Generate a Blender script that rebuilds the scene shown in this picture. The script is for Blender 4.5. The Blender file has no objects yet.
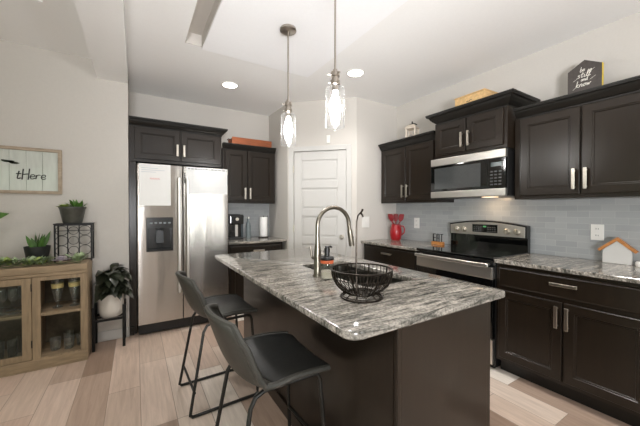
import bpy, math, random
from mathutils import Vector, Matrix
random.seed(7)
R = math.radians
scene = bpy.context.scene
col = scene.collection

# ------------------------------------------------------------------ camera
cam = bpy.data.cameras.new('camera')
cam.sensor_width = 36.0
cam.lens = 36.0 * 298.4 / 640.0
cam.clip_start = 0.02
cam_ob = bpy.data.objects.new('camera', cam)
col.objects.link(cam_ob)
cam_ob.location = (0, 0, 1.313)
cam_ob.rotation_euler = (R(90 - 0.65), 0, R(-31.68))
scene.camera = cam_ob

# ------------------------------------------------------------------ view, world, daylight
vs = scene.view_settings
vs.view_transform = 'Standard'
vs.look = 'None'
vs.gamma = 1
vs.use_curve_mapping = False
vs.exposure = -0.32
scene.cycles.max_bounces = 8
scene.cycles.sample_clamp_indirect = 4.0

world = bpy.data.worlds.new('daylight')
scene.world = world
world.use_nodes = True
wn = world.node_tree
wn.nodes.clear()
w_out = wn.nodes.new('ShaderNodeOutputWorld')
w_bg = wn.nodes.new('ShaderNodeBackground')
w_tc = wn.nodes.new('ShaderNodeTexCoord')
w_sep = wn.nodes.new('ShaderNodeSeparateXYZ')
w_noise = wn.nodes.new('ShaderNodeTexNoise')
w_noise.inputs['Scale'].default_value = 9
w_add = wn.nodes.new('ShaderNodeMath'); w_add.operation = 'MULTIPLY_ADD'
w_add.inputs[1].default_value = 0.5
w_ramp = wn.nodes.new('ShaderNodeValToRGB')
cr = w_ramp.color_ramp
cr.elements[0].position = 0.18; cr.elements[0].color = (0.20, 0.24, 0.12, 1)
cr.elements[1].position = 0.62; cr.elements[1].color = (0.85, 0.93, 1.0, 1)
e = cr.elements.new(0.34); e.color = (0.25, 0.42, 0.16, 1)
e = cr.elements.new(0.46); e.color = (0.55, 0.70, 0.45, 1)
wn.links.new(w_tc.outputs['Generated'], w_sep.inputs[0])
wn.links.new(w_tc.outputs['Generated'], w_noise.inputs['Vector'])
wn.links.new(w_noise.outputs[0], w_add.inputs[0])
wn.links.new(w_sep.outputs['Z'], w_add.inputs[2])
wn.links.new(w_add.outputs[0], w_ramp.inputs[0])
wn.links.new(w_ramp.outputs[0], w_bg.inputs[0])
w_bg.inputs['Strength'].default_value = 1.6
wn.links.new(w_bg.outputs[0], w_out.inputs[0])


def area(name, loc, rot, sx, sy, power, color=(1, 1, 1), spread=180):
    l = bpy.data.lights.new(name, 'AREA')
    l.shape = 'RECTANGLE'
    l.size = sx; l.size_y = sy
    l.energy = power; l.color = color
    l.spread = R(spread)
    o = bpy.data.objects.new(name, l)
    o.location = loc; o.rotation_euler = rot
    col.objects.link(o)
    return o


# daylight through the living room windows: behind the camera and to its left
area('window_daylight_rear', (1.60, -3.35, 1.45), (R(90), 0, 0), 0.46, 1.7, 30, (0.93, 0.97, 1.0))
area('window_daylight_rear', (2.33, -3.35, 1.45), (R(90), 0, 0), 0.30, 1.7, 18, (0.95, 0.97, 1.0))
area('window_daylight_living', (-2.9, -3.35, 1.35), (R(90), 0, 0), 2.2, 2.1, 10, (0.93, 0.98, 1.0))
area('window_daylight_patio', (-5.65, 0.6, 1.3), (R(90), 0, R(-90)), 3.0, 2.2, 20, (0.88, 1.0, 0.95))

# added fill lamp behind the camera, aimed like a bounce flash at the ceiling
fl_ob = area('ceiling_fill', (-0.45, -1.8, 1.2), (0, 0, 0), 0.8, 0.8, 74, (0.97, 0.975, 1.0), 95)
fl_ob.rotation_euler = Vector((0.46, 0.76, 0.40)).to_track_quat('-Z', 'Y').to_euler()


# ------------------------------------------------------------------ mesh helpers
class MB:
    def __init__(self):
        self.v = []; self.f = []

    def add(self, vs_, fs):
        o = len(self.v)
        self.v += [tuple(p) for p in vs_]
        self.f += [tuple(i + o for i in q) for q in fs]
        return self

    def box(self, x0, x1, y0, y1, z0, z1):
        v = [(x, y, z) for z in (z0, z1) for y in (y0, y1) for x in (x0, x1)]
        return self.add(v, [(0, 2, 3, 1), (4, 5, 7, 6), (0, 1, 5, 4), (2, 6, 7, 3), (0, 4, 6, 2), (1, 3, 7, 5)])

    def cbox(self, c, s):
        return self.box(c[0] - s[0] / 2, c[0] + s[0] / 2, c[1] - s[1] / 2, c[1] + s[1] / 2, c[2] - s[2] / 2, c[2] + s[2] / 2)

    def loops(self, rings, cap0=True, cap1=True, closed=False):
        n = len(rings[0]); o = len(self.v)
        for r in rings:
            self.v += [tuple(p) for p in r]
        m = len(rings)
        for a in range(m if closed else m - 1):
            b = (a + 1) % m
            for i in range(n):
                j = (i + 1) % n
                self.f.append((o + a * n + i, o + a * n + j, o + b * n + j, o + b * n + i))
        if not closed:
            if cap0: self.f.append(tuple(o + i for i in reversed(range(n))))
            if cap1: self.f.append(tuple(o + (m - 1) * n + i for i in range(n)))
        return self

    def lathe(self, prof, c=(0, 0, 0), n=24, cap0=True, cap1=True, axis='z'):
        rings = []
        for r, z in prof:
            ring = []
            for i in range(n):
                a = 2 * math.pi * i / n
                p = (r * math.cos(a), r * math.sin(a), z)
                if axis == 'x': p = (z, p[0], p[1])
                if axis == 'y': p = (p[1], z, p[0])
                ring.append((p[0] + c[0], p[1] + c[1], p[2] + c[2]))
            rings.append(ring)
        return self.loops(rings, cap0, cap1)

    def tube(self, pts, r, n=8, closed=False, flat=1.0):
        pts = [Vector(p) for p in pts]
        m = len(pts); rings = []
        up = None
        for i, p in enumerate(pts):
            if closed: t = pts[(i + 1) % m] - pts[i - 1]
            else: t = pts[min(i + 1, m - 1)] - pts[max(i - 1, 0)]
            t.normalize()
            if up is None:
                up = Vector((0, 0, 1)) if abs(t.z) < 0.9 else Vector((1, 0, 0))
            a = t.cross(up)
            if a.length < 1e-5: a = t.orthogonal()
            a.normalize(); b = a.cross(t); b.normalize(); up = b
            rr = r[i] if isinstance(r, (list, tuple)) else r
            rings.append([p + a * rr * math.cos(2 * math.pi * k / n) + b * rr * flat * math.sin(2 * math.pi * k / n) for k in range(n)])
        return self.loops(rings, True, True, closed)

    def prism(self, poly, y0, y1):           # poly of (x, z), extruded along y
        n = len(poly)
        return self.loops([[(p[0], y0, p[1]) for p in poly], [(p[0], y1, p[1]) for p in poly]])

    def leaf(self, base, d, up, L, W, droop=0.2, n=5, fold=0.15):
        d = Vector(d).normalized(); up = Vector(up)
        s = d.cross(up)
        if s.length < 1e-4: s = d.orthogonal()
        s.normalize(); u = s.cross(d).normalized()
        o = len(self.v); b = Vector(base)
        for i in range(n + 1):
            t = i / n
            c = b + d * L * t - Vector((0, 0, 1)) * droop * L * t * t
            w = W * (math.sin(math.pi * (0.06 + 0.94 * t) ** 0.8)) * 0.5 + (0.0008 if i < n else 0)
            self.v += [tuple(c - s * w + u * fold * w), tuple(c), tuple(c + s * w + u * fold * w)]
        for i in range(n):
            k = o + 3 * i
            self.f += [(k, k + 1, k + 4, k + 3), (k + 1, k + 2, k + 5, k + 4)]
        return self

    def build(self, name, mat, parent=None, bevel=0.0, smooth=False, seg=2, **props):
        me = bpy.data.meshes.new(name)
        me.from_pydata(self.v, [], self.f)
        me.materials.append(mat)
        me.validate()
        import bmesh
        bm = bmesh.new(); bm.from_mesh(me)
        bmesh.ops.recalc_face_normals(bm, faces=bm.faces)
        bm.to_mesh(me); bm.free()
        if smooth:
            me.polygons.foreach_set('use_smooth', [True] * len(me.polygons))
            me.set_sharp_from_angle(angle=R(40))
        o = bpy.data.objects.new(name, me)
        col.objects.link(o)
        if parent is not None: o.parent = parent
        if bevel:
            m = o.modifiers.new('edge', 'BEVEL')
            m.width = bevel; m.segments = seg; m.limit_method = 'ANGLE'; m.angle_limit = R(40)
            m.harden_normals = False
        for k, v_ in props.items(): o[k] = v_
        return o


def thing(name, label, cat, loc=(0, 0, 0), rz=0.0, group=None):
    o = bpy.data.objects.new(name, None)
    o.empty_display_size = 0.05
    col.objects.link(o)
    o.location = loc; o.rotation_euler = (0, 0, R(rz))
    o['label'] = label; o['category'] = cat
    if group: o['group'] = group
    return o


def tag(o, label, cat, group=None):
    o['label'] = label; o['category'] = cat
    if group: o['group'] = group
    return o


def struct(o):
    o['kind'] = 'structure'
    return o


def dup(o, loc=None, rz=None, label=None, group=None, parent=None):
    c = o.copy(); col.objects.link(c)
    if parent is not None: c.parent = parent
    if loc is not None: c.location = loc
    if rz is not None: c.rotation_euler = (0, 0, R(rz))
    if label: c['label'] = label
    if group: c['group'] = group
    for ch in list(o.children): dup(ch, parent=c)
    return c


def rrect(x0, x1, y0, y1, r, z, k=5):
    pts = []
    for cx, cy, a0 in ((x1 - r, y1 - r, 0), (x0 + r, y1 - r, 90), (x0 + r, y0 + r, 180), (x1 - r, y0 + r, 270)):
        for i in range(k + 1):
            a = R(a0 + 90 * i / k)
            pts.append((cx + r * math.cos(a), cy + r * math.sin(a), z))
    return pts


# ------------------------------------------------------------------ materials
def new_mat(name):
    m = bpy.data.materials.new(name); m.use_nodes = True
    nt = m.node_tree
    return m, nt, nt.nodes['Principled BSDF']


def lin(c):
    return tuple(((x / 255) / 12.92 if x / 255 <= 0.04045 else ((x / 255 + 0.055) / 1.055) ** 2.4) for x in c)


def mat(name, rgb, rough=0.5, metal=0.0, var=0.06, scale=30, bump=0.0, coat=0.0, stretch=(1, 1, 1), **kw):
    m, nt, b = new_mat(name)
    tc = nt.nodes.new('ShaderNodeTexCoord'); mp = nt.nodes.new('ShaderNodeMapping')
    mp.inputs['Scale'].default_value = stretch
    no = nt.nodes.new('ShaderNodeTexNoise'); no.inputs['Scale'].default_value = scale; no.inputs['Detail'].default_value = 4
    ra = nt.nodes.new('ShaderNodeValToRGB')
    c = lin(rgb)
    ra.color_ramp.elements[0].position = 0.3; ra.color_ramp.elements[1].position = 0.7
    ra.color_ramp.elements[0].color = tuple(x * (1 - var) for x in c) + (1,)
    ra.color_ramp.elements[1].color = tuple(min(1, x * (1 + var)) for x in c) + (1,)
    nt.links.new(tc.outputs['Object'], mp.inputs[0]); nt.links.new(mp.outputs[0], no.inputs['Vector'])
    nt.links.new(no.outputs[0], ra.inputs[0]); nt.links.new(ra.outputs[0], b.inputs['Base Color'])
    b.inputs['Roughness'].default_value = rough; b.inputs['Metallic'].default_value = metal
    b.inputs['Coat Weight'].default_value = coat
    if bump:
        bu = nt.nodes.new('ShaderNodeBump'); bu.inputs['Strength'].default_value = bump; bu.inputs['Distance'].default_value = 0.002
        nt.links.new(no.outputs[0], bu.inputs['Height']); nt.links.new(bu.outputs[0], b.inputs['Normal'])
    for k, v_ in kw.items(): b.inputs[k.replace('_', ' ')].default_value = v_
    return m


def emit_mat(name, rgb, s):
    m, nt, b = new_mat(name)
    b.inputs['Base Color'].default_value = (*rgb, 1)
    b.inputs['Emission Color'].default_value = (*rgb, 1)
    b.inputs['Emission Strength'].default_value = s
    return m


def glass_mat(name, tint=(1, 1, 1), gloss=1.0, ior=1.45, light_haze=0.0):
    # thin clear glass: what lies behind shows through, the surface mirrors by its Fresnel share
    m = bpy.data.materials.new(name); m.use_nodes = True
    nt = m.node_tree; nt.nodes.clear()
    N = nt.nodes.new; K = nt.links.new
    out = N('ShaderNodeOutputMaterial'); mx = N('ShaderNodeMixShader'); tr_ = N('ShaderNodeBsdfTransparent'); gl_ = N('ShaderNodeBsdfGlossy')
    lw = N('ShaderNodeLayerWeight'); pw_ = N('ShaderNodeMath'); pw_.operation = 'POWER'; pw_.inputs[1].default_value = 3
    ad_ = N('ShaderNodeMath'); ad_.operation = 'MULTIPLY_ADD'; ad_.inputs[1].default_value = 0.7; ad_.inputs[2].default_value = ((ior - 1) / (ior + 1)) ** 2
    K(lw.outputs['Facing'], pw_.inputs[0]); K(pw_.outputs[0], ad_.inputs[0])
    mu = N('ShaderNodeMath'); mu.operation = 'MULTIPLY'; mu.inputs[1].default_value = gloss; mu.use_clamp = True
    no = N('ShaderNodeTexNoise'); no.inputs['Scale'].default_value = 18
    bu = N('ShaderNodeBump'); bu.inputs['Strength'].default_value = 0.05; bu.inputs['Distance'].default_value = 0.002
    K(no.outputs[0], bu.inputs['Height']); K(bu.outputs[0], gl_.inputs['Normal'])
    tr_.inputs['Color'].default_value = (*tint, 1)
    gl_.inputs['Roughness'].default_value = 0.03
    K(ad_.outputs[0], mu.inputs[0]); K(mu.outputs[0], mx.inputs[0]); K(tr_.outputs[0], mx.inputs[1]); K(gl_.outputs[0], mx.inputs[2]); 
    df = N('ShaderNodeBsdfTranslucent'); d2 = N('ShaderNodeBsdfDiffuse'); m1 = N('ShaderNodeMixShader'); m2_ = N('ShaderNodeMixShader')
    m1.inputs[0].default_value = 0.5; mk = N('ShaderNodeMath'); mk.operation = 'MULTIPLY_ADD'; mk.inputs[1].default_value = light_haze * 5; mk.inputs[2].default_value = light_haze * 0.4; mk.use_clamp = True  # white haze, stronger at edges, stands for room light refracted in glass
    K(pw_.outputs[0], mk.inputs[0]); K(mk.outputs[0], m2_.inputs[0])
    K(df.outputs[0], m1.inputs[1]); K(d2.outputs[0], m1.inputs[2]); K(mx.outputs[0], m2_.inputs[1]); K(m1.outputs[0], m2_.inputs[2])
    K(m2_.outputs[0], out.inputs['Surface'])
    return m


WALL = mat('wall_paint', (204, 199, 192), 0.85, var=0.015, scale=60)
CEIL = mat('ceiling_paint', (243, 242, 240), 0.9, var=0.01, scale=60)
CEILW = mat('ceiling_panel_paint', (248, 248, 249), 0.85, var=0.01, scale=60)
WHITE = mat('white_trim_paint', (200, 198, 194), 0.6, var=0.01, scale=20, Specular_IOR_Level=0.2)
PLAST = mat('white_plastic', (235, 233, 228), 0.35, var=0.01)
DARKW = mat('espresso_wood', (31, 24, 17), 0.28, var=0.16, scale=5, stretch=(7, 7, 0.6), coat=0.0, Specular_IOR_Level=0.42)
DARKC = mat('espresso_crown', (26, 24, 21), 0.35, var=0.2, scale=5, stretch=(1, 1, 6), Specular_IOR_Level=0.35)
NICKEL = mat('brushed_nickel', (206, 199, 188), 0.28, 1.0, var=0.04, scale=80)
FAUC = mat('faucet_nickel', (132, 126, 115), 0.3, 1.0, var=0.04, scale=80)
BLACKM = mat('black_metal', (28, 28, 28), 0.45, 0.6, var=0.1)
GUN = mat('gunmetal_tube', (52, 52, 50), 0.4, 0.7, var=0.08)
BRONZE = mat('bronze_wire', (50, 44, 38), 0.35, 0.9, var=0.1)
BLACKP = mat('black_plastic', (20, 20, 20), 0.35, var=0.1)
BLACKG = mat('black_glass', (8, 9, 9), 0.06, var=0.05, coat=0.5)
LEATH = mat('charcoal_leather', (56, 55, 50), 0.5, var=0.12, scale=45, bump=0.25)
LEATHS = mat('black_leather_seat', (40, 41, 40), 0.42, var=0.12, scale=45, bump=0.25)
RED = mat('red_ceramic', (150, 6, 20), 0.3, var=0.05, coat=0.2)
REDS = mat('red_silicone', (126, 8, 22), 0.4, var=0.08)
OAK = mat('weathered_oak', (146, 126, 100), 0.6, var=0.22, scale=7, stretch=(1, 6, 6), bump=0.2)
OAKV = mat('weathered_oak_upright', (144, 124, 98), 0.6, var=0.22, scale=7, stretch=(7, 7, 0.8), bump=0.2)
PINE = mat('pale_pine', (216, 178, 124), 0.6, var=0.15, scale=8, stretch=(6, 1, 6))
ROOFW = mat('honey_wood', (178, 118, 62), 0.5, var=0.2, scale=8, stretch=(6, 2, 6))
REDW = mat('reddish_wood', (142, 76, 40), 0.5, var=0.22, scale=8, stretch=(1, 6, 6))
GREYW = mat('grey_painted_wood', (74, 68, 64), 0.7, var=0.15, scale=8, stretch=(6, 1, 6))
FRAMEW = mat('driftwood_frame', (168, 152, 132), 0.7, var=0.2, scale=7, stretch=(2, 6, 6))
SIGNW = mat('whitewashed_boards', (206, 210, 202), 0.06, var=0.06, scale=6, stretch=(6, 1, 1), coat=0.6)
PAPER = mat('paper', (238, 237, 234), 0.6, var=0.01)
INK = mat('dark_ink', (50, 52, 48), 0.6, var=0.1)
REDINK = mat('red_marker', (206, 48, 48), 0.6, var=0.1)
WHITEINK = mat('white_lettering', (230, 226, 216), 0.6, var=0.02)
CERAM = mat('white_ceramic', (224, 219, 210), 0.45, var=0.03, scale=8)
GALV = mat('aged_zinc', (92, 94, 88), 0.45, 0.7, var=0.25, scale=12)
POTB = mat('black_pot', (30, 32, 30), 0.5, var=0.15)
SOIL = mat('potting_soil', (48, 38, 30), 0.9, var=0.3, scale=80)
LEAFG = mat('bright_green_leaf', (74, 112, 44), 0.45, var=0.3, scale=14)
LEAFD = mat('dark_burgundy_leaf', (42, 46, 34), 0.28, var=0.35, scale=12, coat=0.4)
LEAFE = mat('eucalyptus_leaf', (152, 168, 130), 0.6, var=0.3, scale=10)
LEAFY = mat('pale_succulent', (150, 168, 84), 0.5, var=0.25, scale=16)
LILAC = mat('dusty_lilac_petal', (190, 180, 190), 0.7, var=0.2, scale=20)
STEM = mat('green_stem', (86, 96, 58), 0.6, var=0.2)
ORANGE = mat('orange_label', (212, 104, 62), 0.5, var=0.05)
GLASS = glass_mat('clear_glass', (0.93, 0.96, 0.95), 2.2, 1.5, 0.08)
SHADE = glass_mat('pendant_glass', (0.98, 0.98, 0.98), 1.0, 1.35, 0.008)
GLASSP = glass_mat('cabinet_pane', (0.90, 0.93, 0.91), 0.8, 1.4)
GOLD = mat('gold_decal', (206, 190, 130), 0.35, var=0.3, scale=60)
LANT = mat('antique_white_metal', (220, 208, 192), 0.55, var=0.1)
YEDGE = mat('yellow_painted_edge', (206, 180, 60), 0.6, var=0.1)
COFFEE = mat('dark_tinted_plastic', (16, 18, 19), 0.18, var=0.1, coat=0.4)
DISP = emit_mat('clock_display', (0.10, 0.35, 0.14), 0.5)
BULB = emit_mat('lit_filament_bulb', (1.0, 0.99, 0.97), 150)
DOWN = emit_mat('lit_downlight_lens', (1.0, 0.96, 0.90), 9)


def steel_mat(name, rgb=(196, 191, 185), rough=0.22, aniso=0.92, wavy=0.18):
    m, nt, b = new_mat(name)
    b.inputs['Base Color'].default_value = (*lin(rgb), 1)
    b.inputs['Metallic'].default_value = 1.0
    b.inputs['Anisotropic'].default_value = aniso
    b.inputs['Anisotropic Rotation'].default_value = 0.25
    tc = nt.nodes.new('ShaderNodeTexCoord'); mp = nt.nodes.new('ShaderNodeMapping')
    mp.inputs['Scale'].default_value = (1, 1, 160)
    no = nt.nodes.new('ShaderNodeTexNoise'); no.inputs['Scale'].default_value = 3
    mr = nt.nodes.new('ShaderNodeMapRange')
    mr.inputs[3].default_value = rough - 0.02; mr.inputs[4].default_value = rough + 0.02
    nt.links.new(tc.outputs['Object'], mp.inputs[0]); nt.links.new(mp.outputs[0], no.inputs['Vector'])
    nt.links.new(no.outputs[0], mr.inputs[0]); nt.links.new(mr.outputs[0], b.inputs['Roughness'])
    mp2 = nt.nodes.new('ShaderNodeMapping'); mp2.inputs['Scale'].default_value = (6, 6, 0.7)
    n2 = nt.nodes.new('ShaderNodeTexNoise'); n2.inputs['Scale'].default_value = 1.6; n2.inputs['Detail'].default_value = 1
    bu = nt.nodes.new('ShaderNodeBump'); bu.inputs['Strength'].default_value = wavy; bu.inputs['Distance'].default_value = 0.01
    nt.links.new(tc.outputs['Object'], mp2.inputs[0]); nt.links.new(mp2.outputs[0], n2.inputs['Vector'])
    nt.links.new(n2.outputs[0], bu.inputs['Height']); nt.links.new(bu.outputs[0], b.inputs['Normal'])
    tg = nt.nodes.new('ShaderNodeTangent'); tg.direction_type = 'RADIAL'; tg.axis = 'Z'
    nt.links.new(tg.outputs[0], b.inputs['Tangent'])
    return m


STEEL = steel_mat('stainless_steel')
STEELP = steel_mat('stainless_trim', (214, 210, 204), 0.38, 0.0, 0.02)


def granite():
    m, nt, b = new_mat('grey_veined_granite')
    N = nt.nodes.new; K = nt.links.new
    tc = N('ShaderNodeTexCoord')
    mp = N('ShaderNodeMapping'); mp.inputs['Rotation'].default_value = (0, 0, R(24)); mp.inputs['Scale'].default_value = (2.6, 20, 12)
    K(tc.outputs['Object'], mp.inputs[0])
    n1 = N('ShaderNodeTexNoise'); n1.inputs['Scale'].default_value = 1.6; n1.inputs['Detail'].default_value = 8; n1.inputs['Roughness'].default_value = 0.68; n1.inputs['Distortion'].default_value = 1.3
    K(mp.outputs[0], n1.inputs['Vector'])
    r1 = N('ShaderNodeValToRGB'); c = r1.color_ramp
    c.elements[0].position = 0.36; c.elements[0].color = (*lin((74, 73, 68)), 1)
    c.elements[1].position = 0.66; c.elements[1].color = (*lin((192, 186, 174)), 1)
    for p, q in ((0.43, (112, 109, 102)), (0.50, (146, 141, 133)), (0.58, (172, 165, 155))):
        x = c.elements.new(p); x.color = (*lin(q), 1)
    K(n1.outputs[0], r1.inputs[0])
    n2 = N('ShaderNodeTexNoise'); n2.inputs['Scale'].default_value = 90; n2.inputs['Detail'].default_value = 3
    K(tc.outputs['Object'], n2.inputs['Vector'])
    r2 = N('ShaderNodeValToRGB'); r2.color_ramp.elements[0].position = 0.40; r2.color_ramp.elements[0].color = (0.30, 0.30, 0.29, 1)
    r2.color_ramp.elements[1].position = 0.56; r2.color_ramp.elements[1].color = (1, 1, 1, 1)
    K(n2.outputs[0], r2.inputs[0])
    mx = N('ShaderNodeMix'); mx.data_type = 'RGBA'; mx.blend_type = 'MULTIPLY'; mx.inputs['Factor'].default_value = 0.6
    K(r1.outputs[0], mx.inputs['A']); K(r2.outputs[0], mx.inputs['B'])
    K(mx.outputs['Result'], b.inputs['Base Color'])
    b.inputs['Roughness'].default_value = 0.12
    return m


GRAN = granite()


def floor_mat():
    m, nt, b = new_mat('wood_look_plank_tile')
    N = nt.nodes.new; K = nt.links.new
    tc = N('ShaderNodeTexCoord'); sp = N('ShaderNodeSeparateXYZ'); cb = N('ShaderNodeCombineXYZ')
    K(tc.outputs['Object'], sp.inputs[0])
    sx = N('ShaderNodeMath'); sx.operation = 'SUBTRACT'; sx.inputs[1].default_value = 0.02 - 0.195 * 40
    sy = N('ShaderNodeMath'); sy.operation = 'ADD'; sy.inputs[1].default_value = 12.35
    K(sp.outputs['X'], sx.inputs[0]); K(sp.outputs['Y'], sy.inputs[0])
    K(sy.outputs[0], cb.inputs['X']); K(sx.outputs[0], cb.inputs['Y'])
    br = N('ShaderNodeTexBrick')
    br.offset = 0.41; br.offset_frequency = 3
    br.inputs['Scale'].default_value = 1.0
    br.inputs['Brick Width'].default_value = 0.90; br.inputs['Row Height'].default_value = 0.195
    br.inputs['Mortar Size'].default_value = 0.0022; br.inputs['Mortar Smooth'].default_value = 0.2
    br.inputs['Color1'].default_value = (0, 0, 0, 1); br.inputs['Color2'].default_value = (1, 1, 1, 1)
    br.inputs['Mortar'].default_value = (0.5, 0.5, 0.5, 1)
    K(cb.outputs[0], br.inputs['Vector'])
    rp = N('ShaderNodeValToRGB'); c = rp.color_ramp
    c.elements[0].position = 0.0; c.elements[0].color = (*lin((146, 124, 108)), 1)
    c.elements[1].position = 1.0; c.elements[1].color = (*lin((240, 232, 222)), 1)
    for p, q in ((0.22, (176, 154, 138)), (0.38, (212, 192, 176)), (0.52, (192, 168, 152)), (0.66, (222, 206, 192)), (0.80, (204, 182, 166))):
        x = c.elements.new(p); x.color = (*lin(q), 1)
    K(br.outputs['Color'], rp.inputs[0])
    mp = N('ShaderNodeMapping'); mp.inputs['Scale'].default_value = (22, 1.6, 1)
    K(tc.outputs['Object'], mp.inputs[0])
    no = N('ShaderNodeTexNoise'); no.inputs['Scale'].default_value = 1.7; no.inputs['Detail'].default_value = 6; no.inputs['Roughness'].default_value = 0.65; no.inputs['Distortion'].default_value = 0.6
    K(mp.outputs[0], no.inputs['Vector'])
    r2 = N('ShaderNodeValToRGB'); r2.color_ramp.elements[0].position = 0.3; r2.color_ramp.elements[0].color = (0.80, 0.77, 0.74, 1)
    r2.color_ramp.elements[1].position = 0.68; r2.color_ramp.elements[1].color = (1.14, 1.13, 1.12, 1)
    K(no.outputs[0], r2.inputs[0])
    mx = N('ShaderNodeMix'); mx.data_type = 'RGBA'; mx.blend_type = 'MULTIPLY'; mx.inputs['Factor'].default_value = 0.8
    K(rp.outputs[0], mx.inputs['A']); K(r2.outputs[0], mx.inputs['B'])
    gr = N('ShaderNodeMix'); gr.data_type = 'RGBA'; gr.inputs['B'].default_value = (*lin((150, 132, 116)), 1)
    K(br.outputs['Fac'], gr.inputs['Factor']); K(mx.outputs['Result'], gr.inputs['A'])
    K(gr.outputs['Result'], b.inputs['Base Color'])
    b.inputs['Roughness'].default_value = 0.38
    bu = N('ShaderNodeBump'); bu.inputs['Strength'].default_value = 0.3; bu.inputs['Distance'].default_value = 0.002; bu.invert = True
    K(br.outputs['Fac'], bu.inputs['Height']); K(bu.outputs[0], b.inputs['Normal'])
    return m


def tile_mat(name, ax):
    m, nt, b = new_mat(name)
    N = nt.nodes.new; K = nt.links.new
    tc = N('ShaderNodeTexCoord'); sp = N('ShaderNodeSeparateXYZ'); cb = N('ShaderNodeCombineXYZ')
    K(tc.outputs['Object'], sp.inputs[0]); K(sp.outputs[ax], cb.inputs['X']); K(sp.outputs['Z'], cb.inputs['Y'])
    br = N('ShaderNodeTexBrick'); br.inputs['Scale'].default_value = 1
    br.inputs['Brick Width'].default_value = 0.15; br.inputs['Row Height'].default_value = 0.05
    br.inputs['Mortar Size'].default_value = 0.0014; br.inputs['Mortar Smooth'].default_value = 0.3
    br.inputs['Color1'].default_value = (*lin((160, 163, 164)), 1); br.inputs['Color2'].default_value = (*lin((172, 174, 174)), 1)
    br.inputs['Mortar'].default_value = (*lin((186, 187, 185)), 1)
    K(cb.outputs[0], br.inputs['Vector']); K(br.outputs['Color'], b.inputs['Base Color'])
    b.inputs['Roughness'].default_value = 0.15
    bu = N('ShaderNodeBump'); bu.inputs['Strength'].default_value = 0.35; bu.inputs['Distance'].default_value = 0.002; bu.invert = True
    K(br.outputs['Fac'], bu.inputs['Height']); K(bu.outputs[0], b.inputs['Normal'])
    return m


# ------------------------------------------------------------------ the room
XR, YB, YS, YL = 3.10, 4.30, 2.985, 3.66
PA, PB = Vector((1.735, 3.64, 0)), Vector((2.39, YS, 0))
struct(MB().box(-5.6, 3.2, -3.3, 4.4, -0.10, 0).build('floor', floor_mat()))

c = MB()        # kitchen ceiling with a shallow slot beside the flat panel
SX0, SX1, SY0, SY1 = 0.365, 0.505, 0.25, 2.79
c.box(-0.06, SX0, -3.3, 4.4, 2.74, 2.84).box(SX1, 3.2, -3.3, 4.4, 2.74, 2.84)
c.box(SX0, SX1, SY1, 4.4, 2.74, 2.84).box(SX0, SX1, -3.3, SY0, 2.74, 2.84).box(SX0 - .02, SX1 + .02, SY0 - .02, SY1 + .02, 2.845, 2.90)
struct(c.build('ceiling', CEIL))
c = MB().box(SX0 + .0005, SX1 - .0005, SY0 + .0005, SY1 - .0005, 2.836, 2.844).box(SX0 + .0005, SX1 - .0005, SY1 - .008, SY1 - .0005, 2.7405, 2.836)
c.box(SX0 + .0005, SX0 + .006, SY0 + .0005, SY1 - .0085, 2.7405, 2.836).box(SX1 - .006, SX1 - .0005, SY0 + .0005, SY1 - .0085, 2.7405, 2.836)
struct(c.build('ceiling_slot', WALL))  # greyer lining colour darkens the slot, shade put into the paint
struct(MB().box(SX1, 1.575, SY0, 2.805, 2.728, 2.7395).build('ceiling_panel', CEILW))
c = MB()        # living room ceiling with a raised tray
c.box(-5.6, -0.317, 2.84, 3.8, 2.78, 2.88).box(-5.6, -4.2, -3.3, 2.84, 2.78, 2.88).box(-0.55, -0.317, -3.3, 2.84, 2.78, 2.88)
c.box(-4.2, -0.55, -3.3, -2.0, 2.78, 2.88).box(-4.25, -0.5, -2.05, 2.9, 2.96, 3.02)
for a in ((-4.25, -4.2, -2.05, 2.9), (-0.55, -0.5, -2.05, 2.9), (-4.25, -0.5, 2.84, 2.9), (-4.25, -0.5, -2.05, -2.0)):
    c.box(a[0], a[1], a[2], a[3], 2.88, 2.97)
struct(c.build('ceiling_living', CEIL))
struct(MB().box(-0.317, -0.061, -3.3, 3.66, 2.606, 2.95).build('ceiling_beam', CEIL))
struct(MB().box(-5.6, -0.063, YL, 4.4, 0, 2.95).build('wall_left', WALL))
struct(MB().box(-0.063, 1.735, YB, 4.4, 0, 2.9).build('wall_back', WALL))
struct(MB().box(1.735, 1.86, 3.64, 4.4, 0, 2.9).build('wall_return', WALL))
struct(MB().box(XR, 3.2, -3.3, YS, 0, 2.9).build('wall_right', WALL))
struct(MB().box(PB.x, 3.2, YS, 3.12, 0, 2.9).build('wall_stub', WALL))
t = Matrix.Translation(PA) @ Matrix.Rotation(R(-45), 4, 'Z')
DL = (PB - PA).length
pw = MB()       # the angled wall, open where the pantry door stands
pw.box(0, 0.088, 0, 0.12, 0, 2.9).box(0.796, DL, 0, 0.12, 0, 2.9).box(0.088, 0.796, 0, 0.12, 2.084, 2.9)
o = struct(pw.build('wall_pantry', WALL)); o.matrix_world = t
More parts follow.
